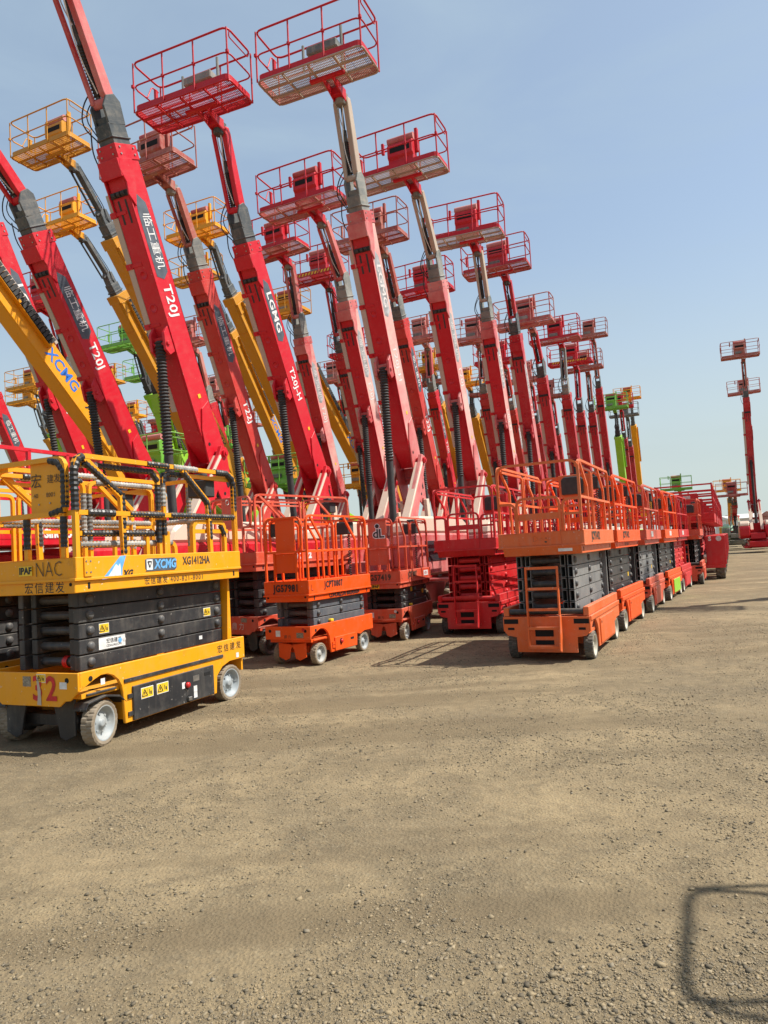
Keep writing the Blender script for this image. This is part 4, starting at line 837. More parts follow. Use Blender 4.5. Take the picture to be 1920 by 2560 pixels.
# outside the frame: these throw the basket shadows on the yard
bl('red boom lift standing outside the frame on the right, casting a basket shadow', s=23.2, k=7.3, ang=69, jang=70, jlen=1.5, C=CC(RED, RED, RED, RED, GREYP), detail=1)
bl('red boom lift outside the frame whose basket casts the near loop shadow', s=-2.93, k=3.58, ang=2, jang=0, jlen=1.3, L=4.5, yaw=204.5, pz=2.6, C=CC(RED, RED, RED, RED, GREYP, toponly=True), console=False, detail=1)
G_YEL = 'yellow boom lifts behind the red rows'
CY = lambda **k: dict(dict(boom=YEL_OLD, basket=YEL_OLD, jib=GREYP, head=GREYP), **k)
XT = (('XCMG', 6.75, .44, INK_BLUE, 1.1), ('XGS34K', 4.85, .40, INK, .95))
def bb(label, **k): return big_boom(label, k.pop('group', G_YEL), **k)
bb('near yellow boom lift crossing the left edge with blue and black lettering', s=18.21, k=-15.81, ang=44.9, jang=50, jlen=1.7, L=11.02, C=CY(boom=YEL), text=XT)
bb('yellow boom lift whose tall basket is uppermost at the left edge', s=25.33, k=-17.18, ang=51.3, jang=48, jlen=1.5, L=12.6, C=CY(boom=YEL_OLD, basket=YEL_OLD), text=XT)
bb('yellow boom lift with basket just below the uppermost yellow basket', s=29.15, k=-20.93, ang=51.8, jang=45, jlen=1.6, L=12.6, C=CY(basket=YEL), text=XT)
bb('yellow boom lift with basket between the salmon and the bright red booms', s=31.72, k=-17.11, ang=50.9, jang=62, jlen=1.3, L=12.6, C=CY(basket=YEL), text=XT)
bb('yellow boom lift slanting between the salmon boom and the bright red lettered boom', s=35.74, k=-20.45, ang=52.9, jang=50, jlen=1.5, L=12.59, C=CY(), text=XT)
bb('yellow boom lift slanting low right of the pale dusty boom', s=37.62, k=-16.63, ang=42, jang=82, jlen=1.24, L=12.0, C=CY(), text=XT)
bb('yellow boom lift with low basket behind the third red row', s=55.7, k=-25.4, ang=55, jang=70, jlen=1.3, L=9.4, C=CY(), text=())
bb('dark yellow boom lift seen in the gap right of the orange-red boom', s=45.88, k=-14.33, ang=55, jang=87, jlen=1.1, L=9.4, C=CY(), text=())
bb('yellow boom lift in the gap behind the third boom of the nearest row', s=51.2, k=-13.84, ang=55, jang=95, jlen=1.1, L=9.4, C=CY(basket=YEL), text=())
bb('worn yellow boom lift with two pale baskets low at the left', s=36.1, k=-35.6, ang=55, jang=70, jlen=1.3, L=9.4, C=CY(basket=YEL_OLD), text=())
bb('yellow boom lift with small basket low behind the huge bright red boom', s=46.2, k=-37.4, ang=55, jang=70, jlen=1.3, L=9.4, C=CY(basket=YEL), text=())
bb('distant amber boom lift with tall yellow basket at the end of the rows', s=76.1, k=-6.15, ang=70, jang=80, jlen=1.5, L=9.8, C=CY(boom=YEL, basket=YEL), text=(), pz=3.2)
bb('yellow boom lift far back with basket near the orange-red boom', s=51.6, k=-18.2, ang=55, jang=70, jlen=1.3, L=9.4, C=CY(), text=())
bb('low yellow boom lift beyond the rough-terrain lifts, basket near the horizon', s=85.5, k=1.9, ang=24, jang=20, jlen=1.2, L=5.2, C=CY(boom=YEL_OLD, basket=YEL), text=())
G_GRN = 'lime green boom lifts in the back'
CG = dict(boom=LIME, basket=GREEN, jib=RUBBER, head=RUBBER)
bb('lime boom lift with empty black jib head left of the huge bright red boom', group=G_GRN, s=27.0, k=-22.3, ang=74, jang=130, jlen=1.0, L=7.0, C=dict(CG, basket=None), text=())
bb('lime boom lift with green basket hanging left of the huge bright red boom', group=G_GRN, s=33.2, k=-25.2, ang=55, jang=70, jlen=1.3, L=9.4, C=CG, text=())
bb('lime boom lift with green basket between the bright red and salmon booms', group=G_GRN, s=38.3, k=-28.6, ang=55, jang=70, jlen=1.3, L=9.4, C=CG, text=())
bb('low lime boom lift behind the pale dusty boom', group=G_GRN, s=39, k=-25.5, ang=48, jang=60, jlen=1.3, L=5.0, C=CG, text=())
bb('lime boom lift with black jib low at the left edge, no basket', group=G_GRN, s=30.1, k=-29.8, ang=55, jang=100, jlen=1.6, L=7.4, C=dict(CG, basket=None), text=())
bb('small orange boom lift with grey jib low at the left, behind the yellow panel', group=G_YEL, s=41.3, k=-41.4, ang=58, jang=95, jlen=1.6, L=5.6, C=dict(boom=ORANGE, basket=None, jib=GREYD, head=GREYD), text=())
bb('second worn yellow basket lift low at the left, below the pale one', s=38.5, k=-38.7, ang=55, jang=70, jlen=1.3, L=9.4, C=CY(), text=())
bb('distant lime boom lift with green basket at the end of the rows', group=G_GRN, s=59.46, k=-6.0, ang=70, jang=88, jlen=1.1, L=6.6, C=CG, text=(), pz=3.2)
bb('low lime boom lift whose basket peeks over the big red scissor lift', group=G_GRN, s=71.5, k=-2.2, ang=22, jang=20, jlen=1.2, L=5.0, C=CG, text=(), pz=2.6)

bb('lowered lime lift glimpsed behind the risers of the pale dusty boom', group=G_GRN, s=30.5, k=-15.0, ang=16, jang=10, jlen=1.1, L=4.6, C=CG, text=())
bb('lowered lime lift behind the bright red lettered boom', group=G_GRN, s=23.5, k=-15.2, ang=14, jang=20, jlen=1.1, L=4.4, C=CG, text=())
bb('lowered worn yellow lift deep behind the orange-red boom', s=37.5, k=-15.0, ang=18, jang=15, jlen=1.1, L=4.8, C=CY(), text=())
for q_, (sd, kd, cd_) in enumerate(((50, -22, CRIMSON), (56, -30, RED), (48, -31, RED_BROWN), (60, -20, CRIMSON), (54, -36, RED), (63, -27, RED_DUSTY))):
    boom_lift('distant small red boom lift in the rows farthest back', 'distant red boom lifts at the back', s=sd, k=kd, ang=64+q_ % 3*3, jang=70, jlen=1.5, L=5.2+.3*(q_ % 4), C=CC(cd_, RED, cd_, RED, GREYP), detail=1)
for q_, (sd, kd) in enumerate(((44, -24), (52, -34), (58, -24), (40, -34))):
    big_boom('distant small yellow boom lift in the rows farthest back', 'distant yellow boom lifts at the back', s=sd, k=kd, ang=52+3*q_, jang=70, jlen=1.3, L=8.0+.6*q_, C=CY(), text=())
# ================================================================== scissor lifts
G_SC = 'scissor lifts lined up along the yard'
SY = spec(key='big_steer', ct=.695, pb=1.395, pk=1.515, st=1.715, rt=2.64, mid=2.12, wr=.205, paint=YEL, arm=BLACK, tyre=TYRE_TAN, rim=RIM, end='steer', door=BLACK, steer=12, rw=.045, panel2=False, py0=.02, py1=.40, pp0=-.035, pp1=.43)
SO = spec(key='big_ladder')
SJ = spec(key='small_steer', L=1.88, W=.81, ct=.582, pb=.94, pk=1.035, st=1.25, rt=2.21, mid=1.68, n=3, wr=.16, paint=ORANGE, arm=BLUEGREY, armdark=BLUEGREY, tyre=TYRE_TAN, rim=RIM, end='steer', big=False, steer=0, rw=.030)
S0_ = spec(key='mid_steer', ct=.66, pb=1.40, pk=1.52, st=1.72, rt=2.68, mid=2.15, wr=.19, paint=ORANGE_RED, tyre=TYRE_DARK, rim=TYRE_DARK, end='steer', door=ORANGE_RED, panel2=False)
def var(S, **k): d = dict(S); d.update(k); return d
# --- the near yellow lift
Y = scissor('scissor_lift', 'near yellow scissor lift with tape-wrapped rails and a red 32 on its front', G_SC, (-3.302, 6.593), 23.6, SY)
ya, yh = SY['L']/2, SY['W']/2
def wrap(T, pts, mat=TAPE, r=.036):
    """bandage of rubber tape wound round a rail"""
    rg = random.Random(len(pts)+int(pts[0][2]*1000)+int(pts[0][0]*777)); out = []; rad = []
    pts = [Vector(p) for p in pts]
    for p, q in zip(pts[:-1], pts[1:]):
        n = max(2, int((q-p).length/.022))
        for i in range(n):
            out.append(p.lerp(q, i/n)); rad.append(r*(.92 if i % 2 else 1.1)*(1+rg.uniform(-.05, .06)))
    out.append(pts[-1]); rad.append(r)
    b = MB(); b.tube(out, [q*.88 for q in rad], 10)
    for i in range(len(b.sm)): b.sm[i] = False
    return put('tape_wrapping', b.mesh('tape_wrapping'), mat, T)
st, rt, mid = SY['st'], SY['rt'], SY['mid']; ye = yh-.03; xe = ya-.04
wrap(Y, [(xe, ye, mid+.02), (xe, ye, rt-.13), (xe-.04, ye, rt-.04), (xe-.10, ye, rt-.005)], r=.042)
wrap(Y, [(xe-.12, ye-.045, rt-.07), (xe-.30, ye-.045, rt-.07)], TAPE_SPLASH)
wrap(Y, [(xe-.46, ye, mid), (xe-.13, ye, mid)], TAPE, .04)
wrap(Y, [(xe-.66, ye, mid), (xe-1.15, ye, mid)], TAPE, .036)
wrap(Y, [(-xe+.04, ye, mid), (-.05, ye, mid)], TAPE, .036)
wrap(Y, [(.28, ye, rt), (-.05, ye, rt)], TAPE, .036); wrap(Y, [(-.12, ye, rt), (-.52, ye, rt)], TAPE_SPLASH, .036)
wrap(Y, [(-.85, ye, rt), (-xe+.13, ye, rt), (-xe+.03, ye, rt-.06), (-xe, ye, rt-.16), (-xe, ye, rt-.3)], TAPE, .04)
wrap(Y, [(-xe, ye, mid+.3), (-xe, ye, mid+.08)], TAPE, .038)
wrap(Y, [(xe-.12, ye, rt-.06), (ya*.52, ye, mid+.19)], TAPE, .034); wrap(Y, [(-ya*.23, ye, rt-.04), (-ya*.56, ye, mid+.15)], TAPE, .036)
wrap(Y, [(.07, ye-.045, rt-.2), (.07, ye-.045, mid+.05)], TAPE, .034); wrap(Y, [(-.01, ye-.045, rt-.2), (-.01, ye-.045, mid+.1)], TAPE_SPLASH, .034)
wrap(Y, [(ya*.5, ye, mid-.04), (ya*.5, ye, mid-.14)], TAPE, .034); wrap(Y, [(ya*.5, ye, st+.22), (ya*.5, ye, st+.02)], TAPE, .034)
for yy in (-.035, .43): wrap(Y, [(xe+.01, yy, st+.10), (xe+.01, yy, mid-.03)], TAPE, .036)
wrap(Y, [(xe+.02, -yh+.07, mid+.02), (xe+.02, -yh+.07, rt-.12), (xe+.02, -yh+.14, rt-.04)], TAPE, .04)
wrap(Y, [(xe+.02, yh-.13, mid+.05), (xe+.02, yh-.13, rt-.14), (xe+.02, yh-.20, rt-.05), (xe+.02, yh-.30, rt-.03)], TAPE, .038)
wrap(Y, [(xe+.02, yh-.30, mid), (xe+.02, yh-.14, mid+.03)], TAPE, .036)
for sg in (-1,):
    wrap(Y, [(xe-.1, sg*ye, mid), (-xe+.2, sg*ye, mid)], TAPE_SPLASH, .036); wrap(Y, [(.4, sg*ye, rt), (-.3, sg*ye, rt)], TAPE_SPLASH, .036)
    wrap(Y, [(.07, sg*(ye-.045), rt-.2), (.07, sg*(ye-.045), st+.2)], TAPE_SPLASH, .036); wrap(Y, [(ya*.5, sg*ye, mid), (ya*.5, sg*ye, st+.15)], TAPE, .036)
for q_ in ([(xe-.3, ye-.045, rt-.07), (.16, ye-.045, rt-.07), (.07, ye-.045, rt-.16)], [(-.01, ye-.045, rt-.2), (-.03, ye-.045, rt-.09), (-.1, ye-.045, rt-.07), (-.35, ye-.045, rt-.07)], [(-ya*.56, ye, mid+.15), (-ya*.575, ye, mid+.03)], [(ya*.5, ye, mid+.2), (ya*.5, ye, mid+.03)], [(.07, ye-.045, mid-.05), (.07, ye-.045, st+.12)], [(-.01, ye-.045, mid-.05), (-.01, ye-.045, st+.2)], [(-ya*.58, ye, mid-.05), (-ya*.58, ye, st+.15)]): wrap(Y, q_, TAPE, .034)
for q_ in ([(xe-.35, -ye+.045, rt-.07), (.1, -ye+.045, rt-.07)], [(-.1, -ye+.045, rt-.07), (-1.0, -ye+.045, rt-.07)], [(-.01, -ye+.045, rt-.2), (-.01, -ye+.045, st+.1)], [(-ya*.58, -ye, mid), (-ya*.58, -ye, st+.1)], [(-xe+.01, -.1, rt-.1), (-xe+.01, -.1, st+.1)], [(-xe+.01, -yh+.1, mid), (-xe+.01, yh-.1, mid)]): wrap(Y, q_, TAPE_SPLASH if q_[0][0] < 0 else TAPE, .036)
# extension-deck rails inside the platform, also wrapped
part('extension_rail', 'y_ext', lambda: rail_tubes([([(ya-.15, ye-.09, st+.22), (-.1, ye-.09, st+.22)], (0, 1, 0)), (fillet([(ya-.15, ye-.12, st+.12), (-.25, ye-.12, st+.12), (-.25, ye-.12, st-.05)], .1), (0, 1, 0)), ([(.2, ye-.1, st-.1), (.2, ye-.1, st+.22)], (0, 1, 0)), ([(-.1, ye-.09, st-.1), (-.1, ye-.09, st+.24)], (0, 1, 0)),
     (fillet([(-.45, ye-.03, st), (-.45, ye-.03, mid-.06), (-1.02, ye-.03, mid-.06), (-1.02, ye-.03, st)], .1), (0, 1, 0)), ([(-.45, ye-.05, st+.24), (-1.1, ye-.05, st+.24)], (0, 1, 0))], .045, .045), YEL, Y)
wrap(Y, [(ya-.18, ye-.09, st+.22), (0, ye-.09, st+.22)], TAPE, .036); wrap(Y, [(ya-.18, ye-.12, st+.12), (-.2, ye-.12, st+.12)], TAPE_SPLASH, .036)
wrap(Y, [(-.96, ye-.03, mid-.1), (-1.02, ye-.03, mid-.2), (-1.02, ye-.03, st+.18)], TAPE, .034)
# writing and stickers on the yellow lift
side_text(Y, 'XG1412HA', .118, INK_WORN, (-.42, yh+.004, st-.085), sx=.80, bold=.003)
part('logo_plate', 'logo', lambda: MB().prism([(.30, -.07), (.34, -.085), (-.30, -.085), (-.34, -.06), (-.34, .05), (-.30, .075), (.30, .075), (.34, .06), (.34, -.05)], 0, .003), DECAL, Y, Matrix.Translation((.145, yh+.002, st-.10)) @ Matrix.Diagonal((.68, 1, .8, 1)))
part('logo_mark', 'logo2', lambda: MB().prism([(.32, -.07), (.19, -.07), (.19, .062), (.32, .062)], .003, .005), STICKER_W, Y, Matrix.Translation((.145, yh+.002, st-.10)) @ Matrix.Diagonal((.68, 1, .8, 1)))
part('logo_mark', 'logo3', lambda: MB().prism([(.30, .03), (.29, .042), (.22, .042), (.21, .03), (.245, -.04), (.265, -.04)], .005, .007), INK, Y, Matrix.Translation((.145, yh+.002, st-.10)) @ Matrix.Diagonal((.68, 1, .8, 1)))
part('logo_mark', 'logo4', lambda: MB().prism([(.278, .022), (.232, .022), (.255, -.02)], .007, .009), STICKER_W, Y, Matrix.Translation((.145, yh+.002, st-.10)) @ Matrix.Diagonal((.68, 1, .8, 1)))
side_text(Y, 'XCMG', .125, INK_SKY, (.085, yh+.007, st-.105), sx=.88, bold=.005, shear=.15)
part('logo_mountain', 'logo5', lambda: MB().prism([(.82, -.115), (.50, .095), (.40, .10), (.47, -.02), (.48, -.10)], 0, .003), INK_SKY, Y, Matrix.Translation((.34, yh+.002, st-.10)) @ Matrix.Diagonal((.74, 1, 1, 1)))
part('logo_mountain', 'logo6', lambda: MB().prism([(.72, -.09), (.58, .02), (.54, .0), (.51, .03), (.50, -.09)], .003, .005), STICKER_W, Y, Matrix.Translation((.34, yh+.002, st-.10)) @ Matrix.Diagonal((.74, 1, 1, 1)))
side_text(Y, 'XG', .085, INK, (.62, yh+.004, st-.175), bold=.004, shear=.3)
side_text(Y, '宏信建发 400-821-8001', .078, INK_WORN, (-.09, yh-.017, (SY['pb']+SY['pk'])/2-.01), sp=1.25, bold=.002)
end_text(Y, '宏信建发', .115, INK, (ya+.002, .20, (SY['pb']+SY['pk'])/2-.005), sp=1.25, bold=.003)
end_plate(Y, .17, .09, STICKER_Y, ya+.0015, -.03, st-.10, 'sticker')
end_text(Y, 'IPAF', .085, INK, (ya+.006, -.03, st-.10), bold=.004)
end_text(Y, 'NAC', .20, INK_WORN, (ya+.002, .26, st-.10), sx=.80, sp=1.0, bold=-.004)
end_text(Y, '建发', .085, INK_WORN, (xe+.008, .32, rt-.20)); end_text(Y, '40      8001', .06, INK_WORN, (xe+.008, .20, rt-.34)); end_text(Y, '宏', .14, INK_WORN, (xe+.008, .10, rt-.21), bold=-.004)
for yy, zz in ((.13, rt-.42), (.27, rt-.415), (.1, mid+.0), (.25, mid+.005)): part('bolt', ('hole', .008), lambda: disc(.008), STEEL, Y, on_end(xe+.026 if zz < mid+.05 else xe+.006, yy, zz))
ctY = SY['ct']
end_text(Y, '32', .30, INK_RED, (ya+.026, .19, ctY-.15), sx=.92, sp=1.25, bold=.008)
warn(Y, .11, .075, basis((0, 1, 0), (0, 0, 1), (ya+.0225, .15, ctY-.05)))
end_plate(Y, .10, .09, STICKER_G, ya+.0225, -.03, ctY-.08, 'name_plate'); end_plate(Y, .085, .06, STICKER_W, ya+.0225, .42, ctY-.11); end_plate(Y, .085, .06, STICKER_W, ya+.0225, -.47, ctY-.11)
part('scrape', 'y_scr', lambda: MB().prism([(-.105, -.03), (-.085, -.045), (-.07, -.10), (-.055, -.16), (-.05, -.29), (-.10, -.285), (-.09, -.2)], 0, .002, 'x'), STICKER_G if False else BEIGE, Y, Matrix.Translation((ya+.0265, .2, ctY)))
side_plate(Y, .05, .055, STICKER_W, ya-.26, yh+.001, ctY-.12); side_plate(Y, .05, .055, STICKER_W, -ya+.15, yh+.001, ctY-.2)
side_text(Y, '宏信建发', .095, INK, (-ya+.30, yh+.003, ctY-.09), sp=1.5, bold=.003)
part('rubber_strip', 'y_strip', lambda: MB().box(-ya+.43, ya-.52, yh, yh+.012, ctY-.185, ctY-.15), BLACK, Y, bevel=.003)
zc_ = (.14+ctY-.235)/2
for xx in (ya-.80, ya-1.02): warn(Y, .17, .105, basis((-1, 0, 0), (0, 0, 1), (xx, yh+.0225, zc_+.07)))
for xx, zz in ((ya-1.34, zc_+.03), (-ya+.96, zc_-.04), (-ya+.96, zc_-.10)): side_plate(Y, .055, .065, STICKER_W, xx, yh+.0225, zz)
part('switch_recess', 'y_sw', lambda: MB().box(-.05, .05, 0, .004, -.03, .03), STEEL, Y, Matrix.Translation((-ya+.94, yh+.021, zc_+.07)))
part('switch_well', ('hole', .04), lambda: disc(.04), HOLE, Y, on_side(-ya+1.07, yh+.02, zc_-.12))
part('key_switch', 'y_key', lambda: MB().box(-.025, .025, 0, .03, -.02, .02), STEEL, Y, Matrix.Translation((-ya+1.07, yh+.02, zc_-.12)), bevel=.004)
zs = (SY['pb']-(ctY-.03))/5; z0s = ctY-.03; yo_ = yh-.24+.036
warn(Y, .125, .095, basis((-1, 0, 0), (0, 0, 1), (ya-.50, yo_, z0s+2.5*zs))); warn(Y, .125, .095, basis((-1, 0, 0), (0, 0, 1), (-ya+.42, yo_, z0s+2.5*zs)))
side_plate(Y, .34, .11, STICKER_W, ya-.60, yo_-.001, z0s+1.52*zs); side_text(Y, '宏信建发', .05, INK, (ya-.62, yo_+.004, z0s+1.62*zs)); side_text(Y, 'CDHORIZON', .032, INK, (ya-.62, yo_+.004, z0s+1.32*zs))
part('sticker_badge', ('hole', .024), lambda: disc(.024), INK_SKY, Y, on_side(ya-.70, yo_-.001, z0s+1.55*zs)); part('sticker_badge', ('hole', .02), lambda: disc(.02), INK_PALE, Y, on_side(ya-.755, yo_-.001, z0s+1.56*zs))
side_plate(Y, .055, .04, STICKER_W, -ya+.55, yo_-.001, z0s+.6*zs)
part('hinge_plate', 'y_hinge', lambda: MB().box(-.045, .045, 0, .014, -.09, .09), YEL, Y, Matrix.Translation((ya-.13, yh+.0, st-.09)), bevel=.004)
for dx, dz in ((-.025, .05), (.025, .05), (-.025, -.05), (.025, -.05)): part('bolt', ('hole', .009), lambda: disc(.009), STEEL, Y, on_side(ya-.13+dx, yh+.012, st-.09+dz))
part('pin_ring', 'y_ring', lambda: MB().tube([(.03*math.cos(t*.5), 0, .03*math.sin(t*.5)) for t in range(13)], .004, 5), STEEL, Y, Matrix.Translation((-ya+.22, yh+.005, mid+.17)))
part('red_clamp', 'y_clamp', lambda: MB().lathe([(.052, -.03), (.06, -.02), (.052, -.01), (.052, .01), (.06, .02), (.052, .03)], 14, Matrix.Rotation(R(90), 4, 'X')), RED_PLASTIC, Y, Matrix.Translation((ya-.20-.13, .10, z0s+zs*.5)))
# a second yellow lift beside it, seen through the rails
Y2 = scissor('scissor_lift', 'second yellow scissor lift mostly hidden behind the near yellow one', G_SC, (-4.62, 7.65), 23.0, var(SY, paint=YEL_OLD, rail=YEL, steer=0))
for q in (([(xe-.2, ye, rt), (0, ye, rt)]), ([(xe-.1, ye, mid), (-.6, ye, mid)]), ([(ya*.5, ye, mid), (ya*.5, ye, st+.1)])): wrap(Y2, q, TAPE_SPLASH, .036)
# --- the small orange pair and the larger orange one behind
J = scissor('scissor_lift', 'small bright orange scissor lift with black stencilled numbers', G_SC, (-1.517, 10.663), 27.3, SJ)
ja, jh = SJ['L']/2, SJ['W']/2
def small_text(T, num, model, phone, m=INK):
    end_text(T, num, .145, m, (ja+.004, 0, 1.14), sx=.82, sp=1.1, bold=.005)
    side_text(T, model, .135, m, (.25, jh+.004, 1.16), sx=.85, sp=1.15, bold=.005); side_text(T, phone, .10, m, (-.10, jh-.014, .99), sx=.82, bold=.003)
    part('bracket_mark', 'j_mark', lambda: MB().box(.0, .006, 0, .002, 0, .09).box(-.05, .0, 0, .002, 0, .006), INK, T, Matrix.Translation((ja-.07, jh+.001, 1.10)))
    end_plate(T, .08, .09, STICKER_W, ja+.0225, -.17, .48); end_plate(T, .12, .075, STICKER_G, ja+.0225, .22, .455, 'name_plate')
    part('round_badge', ('hole', .026), lambda: disc(.026), INK_RED if m is INK else INK_PALE, T, on_end(ja+.02, .28, .535))
    end_text(T, '鼎力', .055, INK_WORN, (ja+.025, .0, .43), sp=1.5)
    part('amber_lamp', 'j_amb', lambda: MB().box(-.04, .04, -.03, .03, 0, .045), STICKER_Y, T, Matrix.Translation((.30, jh-.05, .583)), bevel=.01)
small_text(J, 'JG57981', 'JCPT0807', 'CDHORIZON 8002450034')
part('black_pouch', 'j_pouch', lambda: MB().box(-.06, 0, -.07, .05, -.1, .1), RUBBER, J, Matrix.Translation((ja-.07, -.22, 2.02)), bevel=.01)
J2 = scissor('scissor_lift', 'small weathered red-orange scissor lift with white initials on its upper panel', G_SC, (-.155, 12.88), 20, var(SJ, paint=ORANGE_RED, arm=BLACK, armdark=BLACK, tyre=TYRE_TAN))
small_text(J2, 'JG57419', 'JCPT0807', 'CDHORIZON 8002', INK_WORN)
end_text(J2, 'dL', .22, INK_WHITE, (ja-.045+.01, .02, 1.93), bold=.02); end_text(J2, 'dL', .22, INK, (ja-.045+.013, .02, 1.93), bold=.004)
part('initials_dot', ('hole', .05), lambda: disc(.05), INK_WHITE, J2, on_end(ja-.04, -.0, 2.07)); part('initials_dot', ('hole', .038), lambda: disc(.038), INK, J2, on_end(ja-.037, -.0, 2.07))
end_plate(J2, .15, .07, STICKER_Y, ja+.002, -.08, .985); end_text(J2, 'IPAF', .065, INK, (ja+.0065, -.08, .985), bold=.003)
side_plate(J2, .28, .10, STICKER_W, -.60, jh+.001, 1.15); side_text(J2, 'ADco', .08, INK_RED, (-.60, jh+.006, 1.15)); side_plate(J2, .10, .08, STICKER_Y, .15, jh-.11+.037, .88); side_plate(J2, .1, .08, STICKER_Y, -.55, jh-.11+.037, .80)
S0 = scissor('scissor_lift', 'larger rust-orange scissor lift between the yellow and the small orange one', G_SC, (-2.62, 12.16), 37, S0_)
side_text(S0, 'GO  12', .15, INK_WHITE, (.15, .60, 1.62), bold=.01); warn(S0, .11, .09, basis((-1, 0, 0), (0, 0, 1), (.75, .391, 1.15))); end_text(S0, '鼎力', .13, INK_PALE, (1.268, .1, .49), sp=1.6); end_plate(S0, .14, .07, STICKER_G, 1.2655, .25, .60, 'name_plate')
# --- ladder-ended lifts
RDS = dict(paint=SCARLET, arm=SCARLET, armdark=SCARLET)
scissor('scissor_lift', 'scarlet scissor lift with scarlet scissor arms and ladder', G_SC, (1.44, 13.13), 24.5, var(SO, **RDS))
for i, (x, y, c, lb) in enumerate(((2.95, 16.3, SCARLET, 'red scissor lift directly behind the scarlet one'), (4.3, 19.4, CRIMSON, 'red scissor lift, second behind the scarlet one'), (5.7, 22.5, SCARLET, 'red scissor lift, third behind the scarlet one'), (7.2, 25.8, ORANGE_RED, 'orange-red scissor lift deep behind the scarlet one'))):
    scissor('scissor_lift', lb, G_SC, (x, y), 25.5, var(SO, paint=c, arm=BLACK if i else SCARLET, ladder=i == 0))
O1 = scissor('scissor_lift', 'faded orange scissor lift with ladder and black document box, first of the right row', G_SC, (2.116, 9.82), 26.2, var(SO, arm=GREYARM))
oa, oh = SO['L']/2, SO['W']/2
def o_text(T, t, m=INK_WORN): side_text(T, t, .16, m, (.38, oh+.004, 1.66), bold=.006)
o_text(O1, 'JCPT1412'); end_text(O1, 'Dingli', .11, INK_WORN, (oa+.006, .02, 1.655), bold=-.004); end_plate(O1, .19, .075, STICKER_W, oa-.005, .33, 1.51, 'name_plate')
ROW = ((4.08, 12.47, 28, ORANGE, BLACK, 'JCPT1412', 'bright orange scissor lift, second in the right row'), (5.57, 15.2, 27.5, ORANGE_RED, GREYARM, '', 'reddish scissor lift with silvery arms, third in the right row'),
       (6.96, 17.73, 29, ORANGE, BLACK, '', 'orange scissor lift with lime side door and yellow notice'), (8.31, 20.2, 28.5, SCARLET, SCARLET, '', 'red scissor lift with red arms, fifth in the right row'))
for i, (x, y, yw, c, ar, t, lb) in enumerate(ROW):
    T = scissor('scissor_lift', lb, G_SC, (x, y), yw, var(SO, paint=c, arm=ar, armdark=BLACK if ar is not SCARLET else SCARLET), ref='wheel')
    if t: o_text(T, t)
    else: side_plate(T, .34, .12, INK_PALE, .35, oh+.001, 1.655)
    if i == 0: side_text(T, '8002 450034', .08, INK_WORN, (.1, oh-.047, 1.49))
    if i == 2:
        part('lime_door', 'lime_door', lambda: MB().box(-.60, .56, oh+.01, oh+.03, .16, .49), LIME, T, bevel=.005)
        part('notice', 'notice', lambda: MB().box(oa-.055, oa-.045, .05, .32, 2.1, 2.5), STICKER_Y, T)
        end_text(T, '≡', .3, INK_WORN, (oa-.043, .185, 2.3))
    side_plate(T, .09, .08, STICKER_Y, -.72, oh-.24+.036, .9)
scissor('scissor_lift', 'rust-orange scissor lift with tall hooped gate, last of the small lifts in the right row', G_SC, (10.0, 22.76), 26, var(SO, paint=ORANGE_RED, arm=BLACK), ref='wheel')
